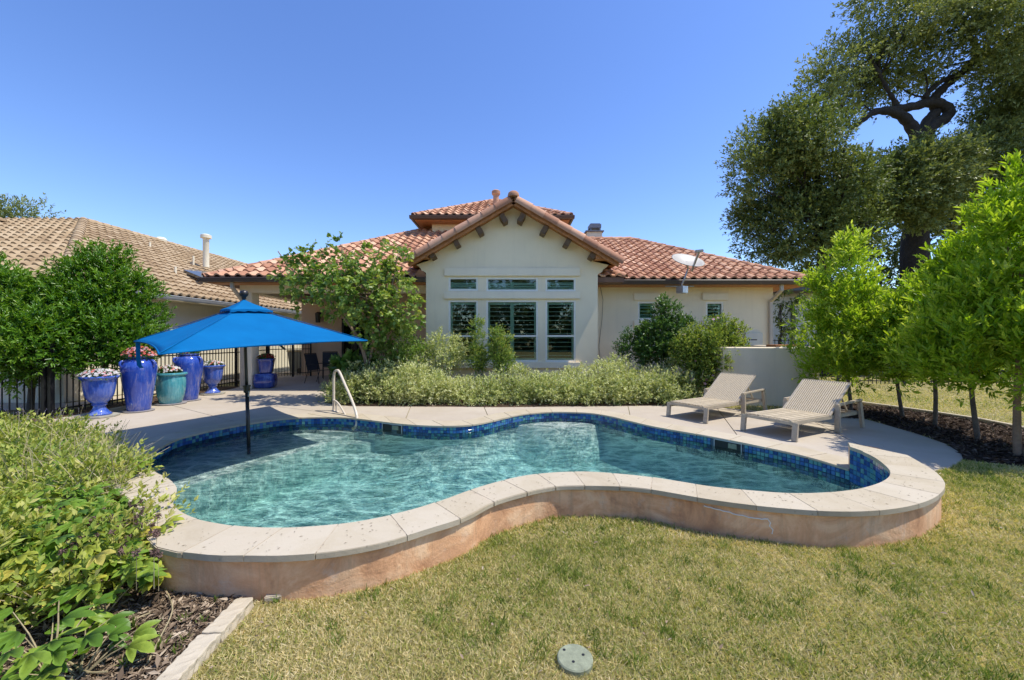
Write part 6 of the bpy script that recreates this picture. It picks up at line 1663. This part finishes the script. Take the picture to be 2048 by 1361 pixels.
shrub('upright_shrub', 'narrow upright green shrub in front of the left window post', [bedl(953, 690, 10.2, 13, 34), bedl(954, 660, 10.2, 8, 20), bedl(957, 720, 10.2, 15, 24)], (70, .09, 9, 8), 'lf_redbud', 8, 'narrow upright shrubs under the bay windows', **{**SK, 'up': .9})
shrub('upright_shrub', 'fuller upright green shrub in front of the middle window', [bedl(1000, 700, 10.1, 19, 34), bedl(993, 668, 10.1, 9, 20), bedl(1006, 725, 10.1, 20, 26)], (90, .10, 9, 8), 'lf_redbud', 8, 'narrow upright shrubs under the bay windows', **{**SK, 'up': .9})
shrub('hibiscus', 'tall dark green hibiscus bush below the nearer small window', [bedl(1325, 680, 10.4, 40, 42), bedl(1335, 630, 10.5, 20, 32), bedl(1300, 690, 10.4, 26, 40), bedl(1360, 670, 10.4, 26, 34)], (200, .13, 11, 9), 'lf_hib', 18, tone_c=0, leaf=.06, wid=.6, tmpl=OVAL, up=.4, out=.7, twig=.16, shell=.4, tip=.1)
shrub('hibiscus', 'sparse leggy shrub at the corner of the window bay', [bedl(1258, 705, 10.6, 18, 34), bedl(1240, 700, 10.6, 10, 22), bedl(1262, 675, 10.6, 8, 16)], (46, .09, 7, 7), 'lf_hib', 12, leaf=.05, wid=.6, tmpl=OVAL, up=.5, twig=.14)
shrub('rose_of_sharon', 'yellow-green shrub dotted with pale pink blooms beside the low wall', [bedl(1420, 710, 9.6, 52, 52), bedl(1440, 670, 9.7, 28, 34), bedl(1385, 700, 9.7, 34, 44), bedl(1424, 662, 9.9, 14, 12), bedl(1455, 700, 9.6, 24, 40), bedl(1475, 670, 9.6, 9, 16), bedl(1400, 750, 9.5, 34, 30)], (330, .13, 11, 9), 'lf_bed', 24, blooms=('petal_pink', 34, .085), leaf=.05, wid=.55, tmpl=OVAL, up=.35, out=.7, twig=.16, shell=.4, tip=.12, tone_c=-.12)
shrub('broadleaf_plant', 'big-leaved green plant at the foot of the small tree by the patio', [bedl(700, 738, 9.8, 24, 18), bedl(716, 722, 9.8, 18, 16)], (20, .10, 4, 5), 'lf_hib', 8, cat='plant', leaf=.20, wid=.75, tmpl=HEART, up=.1, out=.6, twig=.12, tone_c=.15)
shrub('rose_bush', 'loose green shrub with a few red buds between the tree and the patio side wall', [bedl(800, 690, 10.1, 34, 28), bedl(825, 715, 10.1, 30, 24), bedl(770, 710, 10.0, 26, 24), bedl(815, 665, 10.2, 14, 16)], (110, .12, 8, 7), 'lf_redbud', 12, blooms=('petal_red', 10, .035), leaf=.055, wid=.6, tmpl=OVAL, up=.3, out=.7, twig=.14, tone_c=.05)
# the long salvia mass: front to back a rounded drift of small leaves
lob = []
for px in range(662, 1412, 13):
    top = 742-14*math.sin(px*.011)-10*math.sin(px*.031+1)+(12 if px > 1380 else 0)
    if px < 700: top = 770-(px-662)*.5
    for d in (9.05, 9.45, 9.9):
        zt = EYE-(top-HZ)/FPX*d*1.0; zt *= (.78 if d < 9.3 else .94 if d < 9.7 else 1.05)*random.uniform(.74, 1.2)
        x = (px-1024)/FPX*d; lob.append(((x, d+random.uniform(-.08, .08), zt*.48), (.24, .26, zt*.52)))
lob = [((c[0], c[1]+.15, c[2]), r) for c, r in lob]
la_, C = crown(lob, 2500, .11, 8, 8, .052, .42, up=.45, out=.6, twig=.13, shell=.72, tip=.22)
sal = mesh_arrays('salvia_hedge', [la_], 'lf_salvia'); sal['kind'] = 'stuff'; sal['label'] = 'long silvery salvia drift along the back of the deck'
def spikes(name, pts, h, mat_f='petal_violet', stemmat='dry', n_fl=16, lean=.3, fl=.012):
    n = len(pts); D = vnorm(rdir(n)*lean*np.array([1, 1, 0])+np.array([0, 0, 1.])); ln = h*(.5+.8*rng.random(n))
    st = leaf_arrays(pts, D, rdir(n), ln, .004, THIN, rng.random(n))
    i = np.repeat(np.arange(n), n_fl); t = .45+.55*rng.random(len(i)); P = pts[i]+D[i]*(ln[i]*t)[:, None]
    f = leaf_arrays(P, vnorm(rdir(len(i))+D[i]), rdir(len(i)), fl*(.7+.6*rng.random(len(i))), fl*.6, RHOMB, rng.random(len(i)))
    a = mesh_arrays(name, [st], stemmat); a['kind'] = 'stuff'; c = mesh_arrays(name+'_florets', [f], mat_f); c['kind'] = 'stuff'
L_top = [(c, r) for c, r in lob]; pick = rng.integers(0, len(L_top), 720)
pts = np.array([[L_top[i][0][0]+rng.normal()*.12, L_top[i][0][1]+rng.normal()*.1, (L_top[i][0][2]+L_top[i][1][2])*.93] for i in pick])
wgt = rng.random(len(pts)) < np.where(pts[:, 0] > -1.8, 1, .35); spikes('salvia_spikes', pts[wgt], .17)

# ---------------------------------------------------------------- foreground bed on the left
lob = []
for i in range(150):
    y = random.uniform(2.0, 5.6); 
    xr = -2.05-(y-2.3)*.82 if y < 3.9 else -3.5-(y-3.9)*1.15
    x = xr-(.50 if y > 3.1 else .24)-random.random()**1.3*(3.2+.2*y)
    if (x/y) < -1.55: x = -1.5*y+random.random()*.5*y*.3
    edge = min(1, (xr-x)/.6); h = (.19+.20*edge)*random.uniform(.75, 1.2)*(.78 if y > 4.4 else 1.0 if y > 2.8 else .85)
    lob.append(((x, y, h*.5), (.26, .26, h*.5)))
la1, C1 = crown(lob, 1500, .13, 7, 8, .050, .45, up=.45, out=.5, twig=.14, shell=.7, tip=.15)
o = mesh_arrays('lantana_groundcover', [la1], 'lf_bed'); o['kind'] = 'stuff'
# vine leaves over it, larger and lobed, greener and yellower in turn
def over(n, y0, y1, leaf, mat, name, tmpl=LOBED, z0=.0, stuff=True, wid=.95, xin=.0, bias=0):
    y = rng.uniform(y0, y1, n); xr = np.where(y < 3.9, -2.05-(y-2.3)*.82, -3.5-(y-3.9)*1.15)-xin-np.where(y > 3.1, .16, -.06)
    x = xr-rng.random(n)**1.15*(2.2+.3*y); e = np.clip((xr-x)/.6, 0, 1); z = (.17+.19*e)*rng.uniform(.7, 1.12, n)*np.where(y > 4.4, .78, 1)+z0
    P = np.column_stack([x, y, z]); D = vnorm(rdir(n)*np.array([1, 1, .3])+np.array([.3, -.35, -.12])); N = vnorm(rdir(n)*.35+np.array([0, -.25, 1.]))
    tone = np.clip(.30+.45*(rng.random(n)**1.6)+.32*lowfreq(P, 2.6)+bias, 0, 1)
    o = mesh_arrays(name, [leaf_arrays(P, D, N, leaf*(.6+.7*rng.random(n)), leaf*wid*(.7+.5*rng.random(n)), tmpl, tone)], mat)
    if stuff: o['kind'] = 'stuff'
    return o
over(2300, 2.2, 4.4, .085, 'lf_vine', 'vine_leaves'); over(1500, 3.6, 5.6, .075, 'lf_vine', 'far_vine_leaves', bias=.12)
# trailing passion vine in the very foreground: each plant its own leaves
def vine_plant(label, px, py, z, n, leaf, bias, spread):
    c = G(px, py, z); t = thing('vine_plant', label, 'plant', (c.x, c.y, 0), 0, 'passion vines trailing over the mulch')
    m = n; ang = rng.random(m)*2*PI; rr = spread*rng.random(m)**.5; P = np.column_stack([c.x+np.cos(ang)*rr, c.y+np.sin(ang)*rr, c.z+.05*rng.normal(size=m)+.03])
    P[:, 2] = np.maximum(P[:, 2], .03)
    D = vnorm(np.column_stack([np.cos(ang), np.sin(ang)-.5, np.full(m, -.1)])+rdir(m)*.25); N = vnorm(rdir(m)*.25+np.array([0, -.3, 1.]))
    lm = leaf_arrays(P, D, N, leaf*(.7+.5*rng.random(m)), leaf*.95, LOBED, np.clip(bias-.08+.45*rng.random(m)**1.3, 0, 1)); mesh_arrays('leaves', [lm], 'lf_vine', t)
    b = B()
    for k in range(0, m, 2): limb_mesh(b, (c.x, c.y, .0), Vector(P[k]), .005, .002, .2, 5, 4)
    b.build('stems', 'stem', t)
for args in (('passion vine with broad green lobed leaves closest to the limestone edging', 205, 1190, .13, 16, .105, .22, .17),
             ('passion vine with dark green leaves at the lower corner of the bed', 95, 1290, .13, 34, .105, .18, .25),
             ('passion vine with yellowing leaves against the brown pool wall', 262, 1085, .20, 16, .10, .66, .18),
             ('passion vine with bright green leaves flat over the mulch', 160, 1330, .06, 18, .105, .26, .20),
             ('passion vine with pale yellow leaves in the middle of the front bed', 130, 1150, .22, 26, .10, .66, .26),
             ('passion vine with yellow-green leaves at the left border of the bed', 20, 1120, .26, 28, .10, .5, .26),
             ('passion vine with small leaves climbing onto the coping by the sun ledge', 262, 945, .28, 12, .09, .55, .13)):
    vine_plant(*args)
# brown seed heads
n = 78; px = rng.uniform(40, 318, n); py = rng.uniform(1000, 1110, n); zz_ = rng.uniform(.27, .37, n)
k = (px > 120) | (rng.random(n) < .4)
P = np.array([G(a, b_, z) for a, b_, z in zip(px[k], py[k], zz_[k])]); m = len(P); i = np.repeat(np.arange(m), 60)
Q = P[i]+rdir(len(i))*.012
sh = leaf_arrays(Q, rdir(len(i)), rdir(len(i)), .017, .007, RHOMB, rng.random(len(i)))
o = mesh_arrays('seed_heads', [sh], 'seed'); o['kind'] = 'stuff'
st = leaf_arrays(P-np.array([0, 0, .2]), np.tile([0, 0, 1.], (m, 1)), rdir(m), .2, .004, THIN, rng.random(m)); o = mesh_arrays('seed_head_stalks', [st], 'dry'); o['kind'] = 'stuff'
for a in ((55, 1000, 30), (20, 1010, 20), (210, 1000, 26), (130, 960, 24), (300, 1000, 16)):
    pass
# dry stalks and lavender wisps
n = 700; px = rng.uniform(0, 250, n); py = rng.uniform(880, 1000, n); P = np.array([G(a, b_, .30) for a, b_ in zip(px, py)])
T = leaf_arrays(P, vnorm(rdir(n)*.8+np.array([0, 0, .6])), rdir(n), .28*(.5+rng.random(n)), .0045, THIN, rng.random(n)); o = mesh_arrays('dry_stalks', [T], 'dry'); o['kind'] = 'stuff'
n = 34; px = rng.uniform(20, 160, n); P = np.array([Vector(V(a, 846, 5.4))-Vector((0, 0, .08)) for a in px]); spikes('lavender_spikes', P, .26, n_fl=10, lean=.4)
b = B()
for pts in (((330, 1180), (345, 1230), (318, 1290), (295, 1330)), ((215, 1300), (260, 1255), (300, 1230)), ((130, 1320), (170, 1345), (215, 1350))):
    P_ = spline([G(a, c, .02)+Vector((0, 0, random.uniform(0, .03))) for a, c in pts], 6); b.tube(P_, .004, 5)
o = b.build('bare_stems', 'stem'); o['kind'] = 'stuff'; o['label'] = 'bare brown vine stems lying on the mulch'
# trees behind the viewer that show in the window panes
tree_l = []
for k in range(9): tree_l.append(((-26+6.5*k+random.uniform(-1, 1), -24+random.uniform(-2, 2), 3.6+random.uniform(0, .8)), (4.8, 3, 4.0+random.uniform(0, 1.2))))
la_, C = crown(tree_l, 1100, 1.0, 14, 7, .42, .6, up=.2, out=.7, twig=.7, shell=.6)
o = mesh_arrays('distant_treeline', [la_], 'lf_elm'); o['kind'] = 'stuff'
